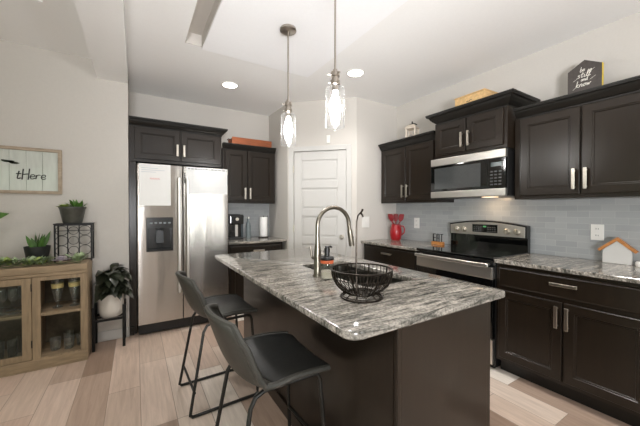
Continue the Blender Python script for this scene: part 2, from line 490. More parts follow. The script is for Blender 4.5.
# walls behind the camera, open at the windows
w = MB()
w.box(-5.6, -4.05, -3.3, -3.2, 0, 2.95).box(-1.75, 1.35, -3.3, -3.2, 0, 2.95).box(1.85, 2.16, -3.3, -3.2, 0, 2.95).box(2.50, 3.2, -3.3, -3.2, 0, 2.95)
w.box(-4.05, -1.75, -3.3, -3.2, 2.42, 2.95).box(-4.05, -1.75, -3.3, -3.2, 0, 0.28)
for a, b in ((1.35, 1.85), (2.16, 2.50)): w.box(a, b, -3.3, -3.2, 2.32, 2.95).box(a, b, -3.3, -3.2, 0, 0.58)
struct(w.build('wall_rear', WALL))
w = MB()
w.box(-5.6, -5.5, -3.3, -0.95, 0, 2.95).box(-5.6, -5.5, 2.15, 3.66, 0, 2.95).box(-5.6, -5.5, -0.95, 2.15, 2.42, 2.95).box(-5.6, -5.5, -0.95, 2.15, 0, 0.05)
struct(w.build('wall_far_left', WALL))


def window_frame(name, horizontal, a0, a1, z0, z1, pos, n):
    f = MB()
    def bar(u0, u1, v0, v1):
        if horizontal: f.box(u0, u1, pos, pos + 0.06, v0, v1)
        else: f.box(pos, pos + 0.06, u0, u1, v0, v1)
    bar(a0, a0 + .06, z0, z1); bar(a1 - .06, a1, z0, z1); bar(a0, a1, z0, z0 + .06); bar(a0, a1, z1 - .06, z1)
    for i in range(1, n):
        u = a0 + (a1 - a0) * i / n
        bar(u - .03, u + .03, z0, z1)
    bar(a0, a1, (z0 + z1) / 2 - .02, (z0 + z1) / 2 + .02)
    struct(f.build(name, WHITE))


window_frame('window_1', True, 1.35, 1.85, 0.58, 2.32, -3.28, 1)
window_frame('window_4', True, 2.16, 2.50, 0.58, 2.32, -3.28, 1)
window_frame('window_2', True, -4.05, -1.75, 0.28, 2.42, -3.28, 3)
window_frame('window_3', False, -0.95, 2.15, 0.05, 2.42, -5.58, 2)

struct(MB().box(-5.5, -0.065, YL - 0.014, YL - 0.001, 0, 0.10).build('baseboard_left', WHITE, bevel=0.003))
struct(MB().box(XR - 0.009, XR - 0.0005, 0.2, YS - 0.001, 0.9, 1.46).build('wall_right_tile', tile_mat('grey_glass_tile', 'Y')))
struct(MB().box(0.93, 1.7345, YB - 0.009, YB - 0.0005, 0.9, 1.43).build('wall_back_tile', tile_mat('grey_glass_tile_nook', 'X')))

# pantry door with five panels, casing, knob and hinges
dr = thing('door_1', 'white five panel pantry door in the angled corner', 'door'); struct(dr); dr.matrix_world = t
for k in ('label', 'category'): del dr[k]
s = MB()
s.box(0.093, 0.791, 0.012, 0.05, 0.008, 2.078)
d = s.build('door_slab', WHITE, dr)
fr = MB()
zs = [(1.69, 1.965), (1.322, 1.597), (0.954, 1.229), (0.586, 0.861), (0.218, 0.493)]
fr.box(0.093, 0.196, 0.0, 0.0118, 0.008, 2.078).box(0.678, 0.791, 0.0, 0.0118, 0.008, 2.078)
edges = [2.078] + [z for pz in zs for z in (pz[1], pz[0])] + [0.008]
for i in range(0, len(edges), 2): fr.box(0.196, 0.678, 0.0, 0.0118, edges[i + 1], edges[i])
fr.build('door_rail', WHITE, dr, bevel=0.003)
pn = MB()
for z0, z1 in zs: pn.box(0.222, 0.652, 0.004, 0.0119, z0 + 0.026, z1 - 0.026)
pn.build('raised_panel', WHITE, dr, bevel=0.004)
cs = MB()
cs.box(0.022, 0.088, -0.018, -0.0005, 0, 2.145).box(0.796, 0.860, -0.018, -0.0005, 0, 2.145).box(0.088, 0.796, -0.018, -0.0005, 2.082, 2.145)
cs.build('door_casing', WHITE, dr, bevel=0.004)
kb = MB().lathe([(0.0, -0.062), (0.018, -0.060), (0.027, -0.045), (0.024, -0.03), (0.011, -0.022), (0.011, -0.008), (0.03, -0.007), (0.03, -0.0004)], (0.735, 0, 0.96), 20, axis='y')
kb.build('door_knob', NICKEL, dr, smooth=True)
for z in (1.85, 1.06, 0.25):
    MB().box(0.080, 0.094, -0.021, 0.002, z - 0.045, z + 0.045).build('hinge', NICKEL, dr, bevel=0.002)

# ------------------------------------------------------------------ cabinets
def ringbox(mb, w, h, steps, x=0, z=0):
    rings = []
    for ins, y in steps:
        rings.append([(x + ins, y, z + ins), (x + w - ins, y, z + ins), (x + w - ins, y, z + h - ins), (x + ins, y, z + h - ins)])
    return mb.loops(rings)


def front(parent, kind, x0, x1, z0, z1, hx=None, hz=None, vertical=True, hl=0.152):
    w_, h_ = x1 - x0, z1 - z0
    T = 0.02
    fw = 0.056 if kind == 'door' else 0.012
    if kind == 'door':
        steps = [(0, -0.0005), (0, -T + .003), (.003, -T), (fw, -T), (fw + .003, -T + .004), (fw + .010, -T + .004), (fw + .014, -T + .011), (fw + .018, -T + .011)]
    else:
        steps = [(0, -0.0005), (0, -T + .008), (.006, -T + .003), (fw, -T), (fw + .002, -T)]
    d_ = ringbox(MB(), w_, h_, steps, x0, z0).build(kind, DARKW, parent)
    if hx is not None:
        hm = MB()
        if vertical:
            hm.box(hx - .011, hx + .011, -T - .034, -T - .026, hz - hl / 2, hz + hl / 2)
            for q in (-1, 1): hm.box(hx - .006, hx + .006, -T - .027, -T - .0002, hz + q * (hl / 2 - .016) - .006, hz + q * (hl / 2 - .016) + .006)
        else:
            hm.box(hx - hl / 2, hx + hl / 2, -T - .034, -T - .026, hz - .011, hz + .011)
            for q in (-1, 1): hm.box(hx + q * (hl / 2 - .016) - .006, hx + q * (hl / 2 - .016) + .006, -T - .027, -T - .0002, hz - .006, hz + .006)
        hm.build('handle', NICKEL, d_, bevel=0.0025, label='satin nickel bar handle')
    return d_


def crown(parent, path, z, prof, mat_=None):
    # path: xy corners along the cabinet face, outside to the right hand of travel
    P = [Vector((p[0], p[1])) for p in path]
    n = len(P); offs = []
    for i in range(n):
        ns = []
        if i > 0:
            d_ = (P[i] - P[i - 1]).normalized(); ns.append(Vector((d_.y, -d_.x)))
        if i < n - 1:
            d_ = (P[i + 1] - P[i]).normalized(); ns.append(Vector((d_.y, -d_.x)))
        if len(ns) == 1: offs.append(ns[0])
        else:
            m_ = (ns[0] + ns[1]).normalized(); offs.append(m_ / m_.dot(ns[0]))
    rings = [[(P[i].x + offs[i].x * o_, P[i].y + offs[i].y * o_, z + h_) for o_, h_ in prof] for i in range(n)]
    MB().loops(rings).build('crown_moulding', mat_ or DARKC, parent, smooth=False)


def crown_prof(h, out):
    return [(-0.015, 0), (0.004, 0), (0.004, 0.012 * h / .09), (0.012, 0.016 * h / .09), (out * .45, h * .38), (out * .62, h * .55), (out * .72, h * .72), (out * .95, h * .76), (out * .95, h * .84), (out, h * .86), (out, h), (-0.015, h)]


# upper cabinets on the right wall (local x runs towards the camera, front is local -y)
def upper(label, y_left, y_right, x_front, z0, z1, split, hz, ends, crown_h, crown_out, hl=0.152, loc=None, rz=-90, yback=XR, door_z=None, cpath=None):
    w_ = y_left - y_right
    tt = thing('upper_cabinet', label, 'cabinet', loc or (x_front, y_left, z0), rz)
    dp = yback - x_front - 0.0015
    h_ = z1 - z0
    MB().box(0, w_, 0, dp, 0, h_).build('body', DARKW, tt, bevel=0.002)
    dz0, dz1 = door_z if door_z else (0.03, h_ - 0.02)
    front(tt, 'door', ends[0], split - .006, dz0, dz1, split - .034, hz - z0, True, hl)
    front(tt, 'door', split + .006, w_ - ends[1], dz0, dz1, split + .034, hz - z0, True, hl)
    crown(tt, cpath if cpath else [(0, 0), (w_, 0)], h_ - 0.012, crown_prof(crown_h, crown_out))
    return tt


XF = 2.785
upper('dark two door wall cabinet between the corner and the microwave', 2.957, 2.096, XF, 1.395, 2.090, 0.435, 1.535, (.03, .03), 0.088, 0.06, cpath=[(0.004, 0), (0.858, 0)])
upper('dark two door cabinet directly above the microwave, tallest and deepest', 2.040, 1.322, 2.68, 1.842, 2.202, 0.355, 1.982, (.02, .03), 0.105, 0.080, hl=0.14,
      cpath=[(0.02, 0.40), (0.02, 0), (0.718, 0), (0.718, 0.40)])
upper('dark two door wall cabinet holding the house shaped sign', 1.312, 0.42, XF, 1.40, 2.090, 0.453, 1.54, (.05, .03), 0.088, 0.06, cpath=[(0.012, 0), (0.892, 0)])

# coffee nook upper cabinet and the one over the refrigerator (back wall)
upper('dark two door wall cabinet above the coffee nook beside the refrigerator', 0.733, 0, 3.975, 1.40, 2.118, 0.325, 1.53, (.03, .03), 0.075, 0.05,
      loc=(0.962, 3.975, 1.40), rz=0, yback=YB, cpath=[(0.0, 0), (0.733, 0)])
upper('dark two door cabinet above the stainless refrigerator', 0.943, 0, 3.70, 1.822, 2.205, 0.49, 1.968, (.05, .03), 0.085, 0.062, hl=0.13,
      loc=(-0.058, 3.70, 1.822), rz=0, yback=YB, cpath=[(0, 0), (0.943, 0), (0.943, 0.58)])
pnl = MB().box(-0.060, 0.004, 3.70, 4.28, 0, 1.8195).build('cabinet_end_panel', DARKW, bevel=0.002)
tag(pnl, 'tall dark filler panel between the wall end and the refrigerator', 'cabinet panel')
MB().box(-0.060, -0.02, 3.668, 3.6995, 0.0, 0.085).build('baseboard', DARKW, pnl, bevel=0.003)


def base_cabinet(label, loc, rz, w_, dp, drawers, doors, h_=0.884, toe=0.105):
    tt = thing('base_cabinet', label, 'cabinet', loc, rz)
    MB().box(0, w_, 0, dp, toe, h_).build('body', DARKW, tt, bevel=0.002)
    MB().box(0.002, w_ - 0.002, 0.065, dp, 0, toe - 0.0005).build('toe_kick', DARKC, tt)
    for a in drawers: front(tt, 'drawer', *a)
    for a in doors: front(tt, 'door', *a)
    return tt


XC = 2.49
# right of the range
base_cabinet('dark base cabinet with one drawer and two doors, right of the range', (XC, 1.302, 0), -90, 0.885, XR - XC - 0.002,
             [(.022, .865, .705, .858, .455, .80, False, .155)],
             [(.022, .440, .135, .675, .416, .575), (.452, .865, .135, .675, .476, .575)])
# left of the range
base_cabinet('dark base cabinet with drawer between the range and the corner wall', (XC, 2.957, 0), -90, 0.860, XR - XC - 0.002,
             [(.022, .838, .690, .858, .44, .805, False, .155)],
             [(.022, .424, .135, .660, .400, .56), (.436, .838, .135, .660, .460, .56)])
# coffee nook
base_cabinet('dark base cabinet with drawer under the coffee maker', (0.955, 3.70, 0), 0, 0.732, YB - 3.70 - 0.002,
             [(.022, .71, .700, .858, .385, .79, False, .15)],
             [(.022, .36, .135, .675, .336, .575), (.372, .71, .135, .675, .396, .575)])


def slab(name, label, x0, x1, y0, y1):
    m_ = MB().box(x0, x1, y0, y1, 0.885, 0.915)
    return tag(m_.build(name, GRAN, bevel=0.006, seg=3), label, 'countertop')


slab('countertop', 'grey granite countertop right of the range under the wooden house', 2.452, XR - 0.010, 0.41, 1.306)
slab('countertop', 'grey granite countertop in the corner under the red pitcher', 2.452, XR - 0.010, 2.092, YS - 0.002)
slab('countertop', 'grey granite countertop of the coffee nook', 0.955, 1.733, 3.655, YB - 0.010)

# ------------------------------------------------------------------ island
isl = thing('island_cabinet', 'dark kitchen island base with plain end and back panels', 'kitchen island', (0.81, 0.775, 0))
ib = MB().box(0.014, 0.655, 0.02, 1.825, 0.10, 0.16)     # carcass left open above, where the sink hangs
ib.box(0.014, 0.032, 0.02, 1.825, 0.16, 0.884).box(0.637, 0.655, 0.02, 1.825, 0.16, 0.884)
ib.box(0.032, 0.637, 0.02, 0.038, 0.16, 0.884).box(0.032, 0.637, 1.807, 1.825, 0.16, 0.884)
ib.build('body', DARKW, isl)
MB().box(0.03, 0.585, 0.03, 1.81, 0, 0.0995).build('toe_kick', DARKC, isl)
MB().box(0.0, 0.0135, 0.0195, 1.825, 0, 0.884).build('back_panel', DARKW, isl)
MB().box(-0.013, -0.0005, 0.03, 1.825, 0, 0.085).build('shoe_trim', DARKW, isl, bevel=0.003)
MB().box(0.022, 0.592, 0.0, 0.0195, 0, 0.884).build('end_panel', DARKW, isl, bevel=0.0015)
MB().box(0.0, 0.0215, -0.002, 0.0193, 0, 0.884).build('corner_trim', DARKW, isl, bevel=0.004)
for k in range(3):
    a0 = 0.04 + k * 0.60
    dd = ringbox(MB(), 0.57, 0.74, [(0, 0.0), (0, .017), (.003, .02), (.056, .02), (.06, .016), (.066, .009), (.07, .009)], 0, 0)
    dv = [(0.6556 + y, a0 + x, 0.125 + z) for x, y, z in dd.v]
    m_ = MB(); m_.add(dv, dd.f)
    do = m_.build('door', DARKW, isl)
    hm = MB().box(0.70, 0.708, a0 + 0.05, a0 + 0.072, 0.66, 0.81)
    for q in (0.675, 0.795): hm.box(0.6758, 0.702, a0 + .055, a0 + .067, q - .006, q + .006)
    hm.build('handle', NICKEL, do, bevel=0.002)

SKX0, SKX1, SKY0, SKY1 = 1.005, 1.375, 1.165, 1.895
def slab_hole(x0, x1, y0, y1, r, hx0, hx1, hy0, hy1, hr, z0, z1):
    e_ = 0.006
    seq = [(0, z0 + e_), (0, z1 - e_), (e_ * .3, z1 - e_ * .3), (e_, z1)]
    m_ = MB()
    outer = [rrect(x0 + i, x1 - i, y0 + i, y1 - i, r - i, z) for i, z in [(e_, z0)] + seq]
    inner = [rrect(hx0 + i, hx1 - i, hy0 + i, hy1 - i, hr, z) for i, z in ((-.003, z1), (0, z1 - .003), (0, z0))]
    m_.loops(outer + inner, closed=True)
    return m_
tag(slab_hole(0.578, 1.558, 0.752, 2.725, 0.055, SKX0, SKX1, SKY0, SKY1, 0.05, 0.885, 0.915).build('countertop', GRAN, smooth=True),
    'large grey granite island countertop with rounded corners', 'countertop')

sk = thing('sink', 'stainless steel undermount sink in the island countertop', 'sink', (1.19, 1.53, 0.66))
def loc_rr(i, z): return [(p[0] - 1.19, p[1] - 1.53, z - 0.66) for p in rrect(SKX0 + i, SKX1 - i, SKY0 + i, SKY1 - i, 0.05 if i < 0.03 else 0.03, z)]
MB().loops([loc_rr(-0.02, 0.8845), loc_rr(0.001, 0.8845), loc_rr(0.006, 0.70), loc_rr(0.035, 0.675), loc_rr(0.12, 0.670)], False, True).build('basin', mat('satin_sink_steel', (104, 103, 97), .34, 1.0, var=.05), sk, smooth=True)
MB().lathe([(0.0, 0.013), (0.03, 0.013), (0.04, 0.0165), (0.045, 0.0125)], (0, 0, 0), 20).build('drain', NICKEL, sk, smooth=True)

# ------------------------------------------------------------------ refrigerator
fx0, fx1, fy = 0.012, 0.925, 3.55
fg = thing('refrigerator', 'stainless side by side refrigerator with water dispenser', 'refrigerator', (fx0, fy, 0))
FW = fx1 - fx0
MB().box(0.006, FW - 0.006, 0.075, 0.72, 0.02, 1.775).build('body', mat('fridge_cabinet_grey', (62, 62, 62), 0.5, 0.2), fg, bevel=0.004)
MB().box(0.01, FW - 0.01, 0.055, 0.0745, 0.015, 0.115).build('kick_grille', BLACKP, fg)
SPL = 0.425
# freezer door built as a frame of pieces around the dispenser recess
DX0, DX1, DZ0, DZ1 = 0.083, 0.322, 0.88, 1.225
f1 = MB()
xs = [0, DX0, DX1, SPL - .003]; zz = [0.125, DZ0, DZ1, 1.785]
vv = []; ff = []
for j, z in enumerate(zz):
    for i, x in enumerate(xs): vv.append((x, 0, z))
for j, z in enumerate(zz):
    for i, x in enumerate(xs): vv.append((x, 0.07, z))
for j in range(3):
    for i in range(3):
        a = j * 4 + i
        if not (i == 1 and j == 1):
            ff.append((a, a + 1, a + 5, a + 4)); ff.append((16 + a, 16 + a + 4, 16 + a + 5, 16 + a + 1))
for i in range(3):
    ff.append((i, 16 + i, 17 + i, i + 1)); ff.append((12 + i, 13 + i, 29 + i, 28 + i))
for j in range(3):
    ff.append((4 * j, 4 * j + 4, 20 + 4 * j, 16 + 4 * j)); ff.append((3 + 4 * j, 19 + 4 * j, 23 + 4 * j, 7 + 4 * j))
ff += [(5, 6, 22, 21), (6, 10, 26, 22), (10, 9, 25, 26), (9, 5, 21, 25)]
f1.add(vv, ff)
fz = f1.build('freezer_door', STEEL, fg, bevel=0.006)
dsp = MB().box(DX0 - .004, DX1 + .004, -0.006, 0.004, DZ1 - 0.11, DZ1 + .004)
dsp.box(DX0 - .004, DX0 + .012, -0.006, 0.06, DZ0 - .004, DZ1 - .11).box(DX1 - .012, DX1 + .004, -0.006, 0.06, DZ0 - .004, DZ1 - .11)
dsp.box(DX0 + .012, DX1 - .012, -0.006, 0.06, DZ0 - .004, DZ0 + .02).box(DX0 + .012, DX1 - .012, 0.055, 0.068, DZ0 + .02, DZ1 - .11)
dp_ = dsp.build('dispenser', COFFEE, fz, bevel=0.002)
m_ = MB().box(.165, .24, 0.02, 0.05, 0.96, 1.10)
m_.lathe([(.016, 0), (.012, -.03)], (.18, .03, 1.11), 10).lathe([(.016, 0), (.012, -.03)], (.225, .03, 1.11), 10)
m_.build('dispenser_paddle', mat('grey_paddle', (40, 44, 46), 0.3), fz, bevel=0.003)
m_ = MB()
for k in range(5): m_.box(.11 + k * .042, .135 + k * .042, -.0075, -.0062, 1.165, 1.182)
m_.build('dispenser_button', mat('grey_button', (120, 124, 126), 0.4), fz)
fdr = MB().box(SPL + .003, FW, 0, 0.07, 0.125, 1.785).build('refrigerator_door', STEEL, fg, bevel=0.006)
for dx, par in ((SPL - .040, fz), (SPL + .044, fdr)):
    hm = MB().box(dx - .013, dx + .013, -.052, -.036, 0.42, 1.66)
    for q in (0.45, 1.63): hm.box(dx - .010, dx + .010, -.037, -.0002, q - .02, q + .02)
    hm.build('handle', STEELP, par, bevel=0.005)
tag(MB().box(0.03, 0.318, 3.5478, 3.5496, 1.355, 1.785).build('paper_sheet', PAPER), 'white sheet with red scribble on the freezer door', 'paper')
sheet = bpy.data.objects['paper_sheet']
m_ = MB().tube([(0.125 + i * 0.008, 3.5470, 1.634 + 0.010 * math.sin(i * 2.1)) for i in range(12)], 0.006, 5, flat=.3)
m_.build('red_writing', REDINK, sheet, label='red marker scribble')
m_ = MB()
for r_, (a, b) in enumerate(((.05, .2), (.05, .26), (.05, .18))): m_.box(a, b, 3.5474, 3.5477, 1.74 - r_ * .02, 1.744 - r_ * .02)
m_.build('printed_line', mat('pale_print', (190, 198, 204), 0.6), sheet)
cal = MB().box(0.470, 0.914, 3.5475, 3.5496, 1.488, 1.782).build('whiteboard_calendar', mat('whiteboard', (228, 228, 226), 0.25, var=.01), bevel=0.0008)
tag(cal, 'white dry erase calendar across the right refrigerator door', 'whiteboard')
m_ = MB(); x = 0.49
while x < 0.90:
    L_ = random.uniform(.012, .035); m_.box(x, min(x + L_, .905), 3.5469, 3.5474, 1.758, 1.768 + random.uniform(-.002, .004)); x += L_ + .012
m_.build('handwriting', INK, cal)
m_ = MB()
for i in range(1, 7): m_.box(.47 + .0634 * i - .0006, .47 + .0634 * i + .0006, 3.5471, 3.5474, 1.50, 1.74)
for j in range(5): m_.box(.48, .905, 3.5471, 3.5474, 1.50 + j * .06 - .0006, 1.50 + j * .06 + .0006)
m_.build('grid_line', mat('faint_grid', (212, 213, 213), 0.4), cal)
for k, (cx, lab) in enumerate(((0.457, 'black marker held upright left of the whiteboard calendar'), (0.9195, 'black marker held upright right of the whiteboard calendar'))):
    m_ = MB().lathe([(.0045, 0), (.0052, .004), (.0052, .09), (.0042, .094), (.0042, .115)], (cx, 3.5435, 1.60), 10)
    tag(m_.build('marker_pen', BLACKP, smooth=True), lab, 'marker', 'markers beside the calendar')

# ------------------------------------------------------------------ coffee nook objects
cm = thing('coffee_maker', 'black pod coffee maker on the nook counter by the refrigerator', 'coffee maker', (1.155, 4.08, 0.9155))
MB().box(-.11, .085, 0.0, .17, 0, .335).build('body', COFFEE, cm, bevel=.018, seg=3)
MB().box(-.11, .085, -.13, -.001, .20, .33).build('brew_head', COFFEE, cm, bevel=.02, seg=3)
MB().box(-.10, .075, -.13, -.001, 0, .022).build('drip_tray', BLACKP, cm, bevel=.004)
MB().lathe([(.022, 0), (.022, .006)], (-.01, -.136, .27), 16, axis='y').build('brew_button', NICKEL, cm)
MB().box(.0, .035, -.006, -.0005, .03, .19).build('chrome_strip', STEELP, cm)
MB().box(.0855, .12, .02, .16, 0, .30).build('water_tank', mat('smoky_tank', (70, 80, 84), 0.08, var=.05), cm, bevel=.006)
bt = thing('glass_bottle', 'slim glass carafe standing between coffee maker and towel roll', 'bottle', (1.345, 4.10, .9155))
MB().lathe([(.0, .001), (.034, .001), (.036, .01), (.036, .16), (.03, .2), (.016, .23), (.015, .27)], n=20, cap1=False).build('body', mat('frosted_grey_glass', (150, 162, 164), 0.1, var=.1, Transmission_Weight=0.5), bt, smooth=True)
MB().lathe([(.018, .271), (.018, .295), (.0, .297)], n=16).build('stopper', STEELP, bt, smooth=True)
pt = thing('paper_towel_roll', 'white paper towel roll on a dark holder in the coffee nook', 'paper towel', (1.555, 4.06, .9155))
MB().lathe([(.075, 0), (.075, .01), (.012, .014)], n=28).build('holder_base', BRONZE, pt, smooth=True)
MB().lathe([(.055, .016), (.057, .02), (.057, .288), (.054, .292), (.02, .292), (.02, .016)], n=32, cap0=False, cap1=False).build('roll', PAPER, pt, smooth=True)
MB().tube([(0, 0, .012), (0, 0, .31), ], .006).build('holder_rod', BRONZE, pt)
MB().tube([(.062, 0, .008), (.066, 0, .30), (.064, 0, .31)], .004).build('holder_arm', BRONZE, pt)
tr = thing('wooden_tray', 'reddish brown wooden tray on top of the coffee nook cabinet', 'tray', (1.37, 4.08, 2.1815))
m_ = MB().box(-.27, .27, -.09, .09, 0, .012).box(-.28, .28, -.10, -.085, 0, .10).box(-.28, .28, .085, .10, 0, .10).box(-.28, -.265, -.085, .085, 0, .085).box(.265, .28, -.085, .085, 0, .085)
m_.build('tray_body', REDW, tr, bevel=.003)
MB().tube([(-.285, -.04, .07), (-.31, -.03, .08), (-.31, .03, .08), (-.285, .04, .07)], .005).build('handle', BLACKM, tr, smooth=True)

# ------------------------------------------------------------------ range
rg = thing('range', 'stainless freestanding electric range with black glass cooktop', 'oven range', (2.475, 2.088, 0), -90)
RW = 2.088 - 1.3105
MB().box(0, RW, 0.02, 0.585, 0.03, 0.895).build('body', BLACKP, rg, bevel=.003)
MB().box(.02, RW - .02, .04, .56, 0, .0295).build('feet_skirt', BLACKP, rg)
MB().box(-.0, RW, -.022, 0.545, 0.8955, 0.922).build('cooktop', BLACKG, rg, bevel=.005, seg=3)
RINGM = mat('burner_marking', (60, 60, 60), 0.2)
for bx, by, r_ in ((.2, .15, .09), (.57, .15, .11), (.2, .41, .11), (.57, .41, .08)):
    MB().lathe([(r_, .9222), (r_ + .002, .9224), (r_ + .004, .9222)], (bx, by, 0), 40, False, False).build('burner_ring', RINGM, rg)
od = MB().box(.006, RW - .006, -.022, .0195, .26, .745).build('oven_door', BLACKG, rg, bevel=.004)
MB().box(.006, RW - .006, -.026, .0195, .7455, .838).build('door_top_band', STEELP, od, bevel=.004)
m_ = MB().box(.02, RW - .02, -.075, -.055, .846, .876)
for q in (.05, RW - .05): m_.box(q - .015, q + .015, -.056, .0, .852, .872)
m_.build('handle', STEELP, od, bevel=.006, seg=3)
MB().box(.006, RW - .006, -.018, .0195, .05, .25).build('storage_drawer', STEELP, rg, bevel=.004)
MB().box(.0, RW, .548, .60, .90, 1.05).build('backguard_base', BLACKG, rg, bevel=.003)
arc = [(0.0, 1.0505)] + [(RW, 1.0505)] + [(RW * (1 - k / 12), 1.163 + .040 * math.sin(math.pi * k / 12)) for k in range(13)]
MB().prism(arc, .532, .60).build('backguard_cap', BLACKP, rg, bevel=.004)
arc2 = [(0.014, 1.054), (RW - .014, 1.054)] + [(.014 + (RW - .028) * (1 - k / 12), 1.150 + .038 * math.sin(math.pi * k / 12)) for k in range(13)]
bg = MB().prism(arc2, .522, .5315).build('control_panel', STEELP, rg, bevel=.002)
MB().box(.272, .525, .516, .5215, 1.083, 1.163).build('clock_display', BLACKG, bg, bevel=.002)
m_ = MB()
for k, ch in enumerate((0, 1, 2)): m_.box(.385 + k * .012, .393 + k * .012, .5155, .5159, 1.135, 1.150)
m_.build('lit_digit', DISP, bg)
TOUCH = mat('touch_print', (110, 112, 110), .4)
for x0 in (.29, .43):
    m_ = MB()
    for r_ in range(3):
        for k in range(4): m_.box(x0 + k * .022, x0 + .012 + k * .022, .5155, .5159, 1.092 + r_ * .02, 1.099 + r_ * .02)
    m_.build('touch_keypad', TOUCH, bg)
for kx in (.092, .176, .612, .700):
    m_ = MB().lathe([(.0, -.030), (.020, -.030), (.024, -.026), (.025, -.004), (.030, -.002), (.030, 0)], (kx, .5218, 1.105), 24, axis='y')
    m_.box(kx - .003, kx + .003, .5218 - .034, .5218 - .028, 1.105 - .02, 1.105 + .02)
    m_.build('knob', NICKEL, bg, smooth=True)

# microwave over the range
mw = thing('microwave', 'stainless and black over the range microwave', 'microwave', (2.70, 2.086, 1.428), -90)
MW = 2.086 - 1.326
MB().box(0, MW, 0.0, .385, .004, .409).build('body', BLACKP, mw, bevel=.003)
dm = MB().box(.004, MW * .79, -.03, -.0005, .072, .335).build('door', BLACKG, mw, bevel=.003)
MB().box(.05, MW * .79 - .06, -.0315, -.0302, .095, .31).build('window', mat('mesh_window', (62, 64, 64), .12, var=.2, scale=200, coat=.4), dm)
MB().box(.004, MW - .004, -.032, -.0005, .337, .408).build('top_band', STEELP, mw, bevel=.003)
MB().box(.004, MW - .004, -.032, -.0005, .006, .070).build('bottom_band', STEELP, mw, bevel=.003)
cp = MB().box(MW * .79 + .002, MW - .004, -.03, -.0005, .072, .335).build('control_panel', BLACKG, mw, bevel=.003)
m_ = MB()
for r_ in range(5):
    for k in range(3): m_.box(MW * .79 + .026 + k * .036, MW * .79 + .050 + k * .036, -.0308, -.0302, .10 + r_ * .028, .112 + r_ * .028)
m_.build('keypad_button', mat('keypad_print', (62, 64, 64), .4), cp)
MB().box(MW * .79 + .03, MW * .79 + .125, -.0308, -.0302, .262, .30).build('clock_display', mat('pale_display', (58, 68, 68), .2), cp)
MB().box(.012, .1, .02, .3, .0, .0035).build('vent_grille', BLACKM, mw)
hl_ = MB().box(.50, .60, .06, .16, .0, .0035).build('cooktop_light', emit_mat('warm_lamp', (1, .75, .5), 3), mw)
lg = bpy.data.lights.new('microwave_task_light', 'AREA'); lg.size = .12; lg.energy = 0.9; lg.color = (1, .72, .46)
lo = bpy.data.objects.new('microwave_task_light', lg); lo.location = (2.93, 1.62, 1.42); lo.rotation_euler = (R(0), R(-10), 0); col.objects.link(lo)

# ------------------------------------------------------------------ outlets and switches
def plate(name, label, loc, rz, w_, h_, kind):
    p_ = thing(name, label, 'outlet' if 'outlet' in name else 'switch', loc, rz)
    MB().box(-w_ / 2, w_ / 2, -.006, -.0005, -h_ / 2, h_ / 2).build('cover_plate', PLAST, p_, bevel=.002)
    if kind == 'outlet':
        for q in (-.026, .026):
            m_ = MB().box(-.017, .017, -.0085, -.0062, q - .015, q + .015)
            f_ = m_.build('socket', PLAST, p_, bevel=.002)
            MB().box(-.008, -.005, -.0089, -.0084, q - .004, q + .008).box(.005, .008, -.0089, -.0084, q - .004, q + .006).build('slot', INK, f_)
    else:
        for q in ([-.023, .023] if w_ > .1 else [0]):
            MB().box(q - .016, q + .016, -.009, -.0062, -.033, .033).build('rocker', PLAST, p_, bevel=.002)
plate('wall_outlet', 'white outlet on the grey tile above the wooden house', (XR - .0095, .85, 1.135), -90, .080, .124, 'outlet')
plate('wall_outlet', 'white outlet on the grey tile between the red pitcher and range', (XR - .0095, 2.622, 1.14), -90, .085, .135, 'outlet')
plate('light_switch', 'white double switch plate on the corner wall behind the faucet', (2.536, YS, 1.152), 0, .122, .14, 'switch')
o = tag(MB().box(.535, .583, -.016, -.0005, 2.175, 2.275).build('door_sensor', PLAST, bevel=.004), 'small white sensor on the wall above the pantry door', 'sensor')
o.matrix_world = t

# ------------------------------------------------------------------ things on the right counters
vz = thing('pitcher', 'red ceramic utensil pitcher on the corner countertop', 'pitcher', (2.885, 2.79, .9155), -60)
MB().lathe([(.0, .0), (.055, .0), (.063, .012), (.073, .06), (.076, .11), (.070, .155), (.058, .185), (.060, .205), (.057, .206), (.054, .186), (.066, .155), (.071, .11), (.066, .05), (.04, .012), (.0, .012)], n=32).build('body', RED, vz, smooth=True)
MB().tube([(.056, 0, .185), (.095, 0, .185), (.112, 0, .15), (.105, 0, .10), (.072, 0, .07)], .008, 10).build('handle', RED, vz, smooth=True)
for k, (a, tilt, kind) in enumerate(((195, .24, 'spoon'), (125, .09, 'spatula'), (45, .09, 'turner'), (300, .10, 'ladle'))):
    ca, sa = math.cos(R(a)), math.sin(R(a))
    u = MB().tube([(ca * .008, sa * .008, .014), (ca * (.03), sa * (.03), .20), (ca * (.03 + tilt * .28), sa * (.03 + tilt * .28), .245)], .006, 8)
    tp = Vector((ca * (.03 + tilt * .28), sa * (.03 + tilt * .28), .245)); dz = Vector((ca * tilt, sa * tilt, .5)).normalized()
    ut = thing('cooking_utensil', {'spoon': 'red spoon leaning far left in the red pitcher', 'spatula': 'red spatula upright in the back of the pitcher', 'turner': 'red slotted turner upright in the red pitcher', 'ladle': 'red ladle upright at the right of the pitcher'}[kind], 'utensil', (2.885, 2.79, .9160), 0, 'red utensils in the pitcher')
    u.build('shaft', REDS, ut, smooth=True)
    wd = .032 if kind != 'spoon' else .02
    hh = .095 if kind != 'spoon' else .055
    rings = []
    side = Vector((.55, -.83, 0))
    for i in range(7):
        s_ = i / 6; ww = wd * (.45 + .55 * min(1, s_ * 3)) * (1 if i < 6 else .8)
        c_ = tp + dz * hh * s_
        nrm = side.cross(dz).normalized() * .005
        rings.append([c_ - side * ww - nrm, c_ + side * ww - nrm, c_ + side * ww + nrm, c_ - side * ww + nrm])
    MB().loops(rings).build('head', REDS, ut, smooth=False, bevel=.002)

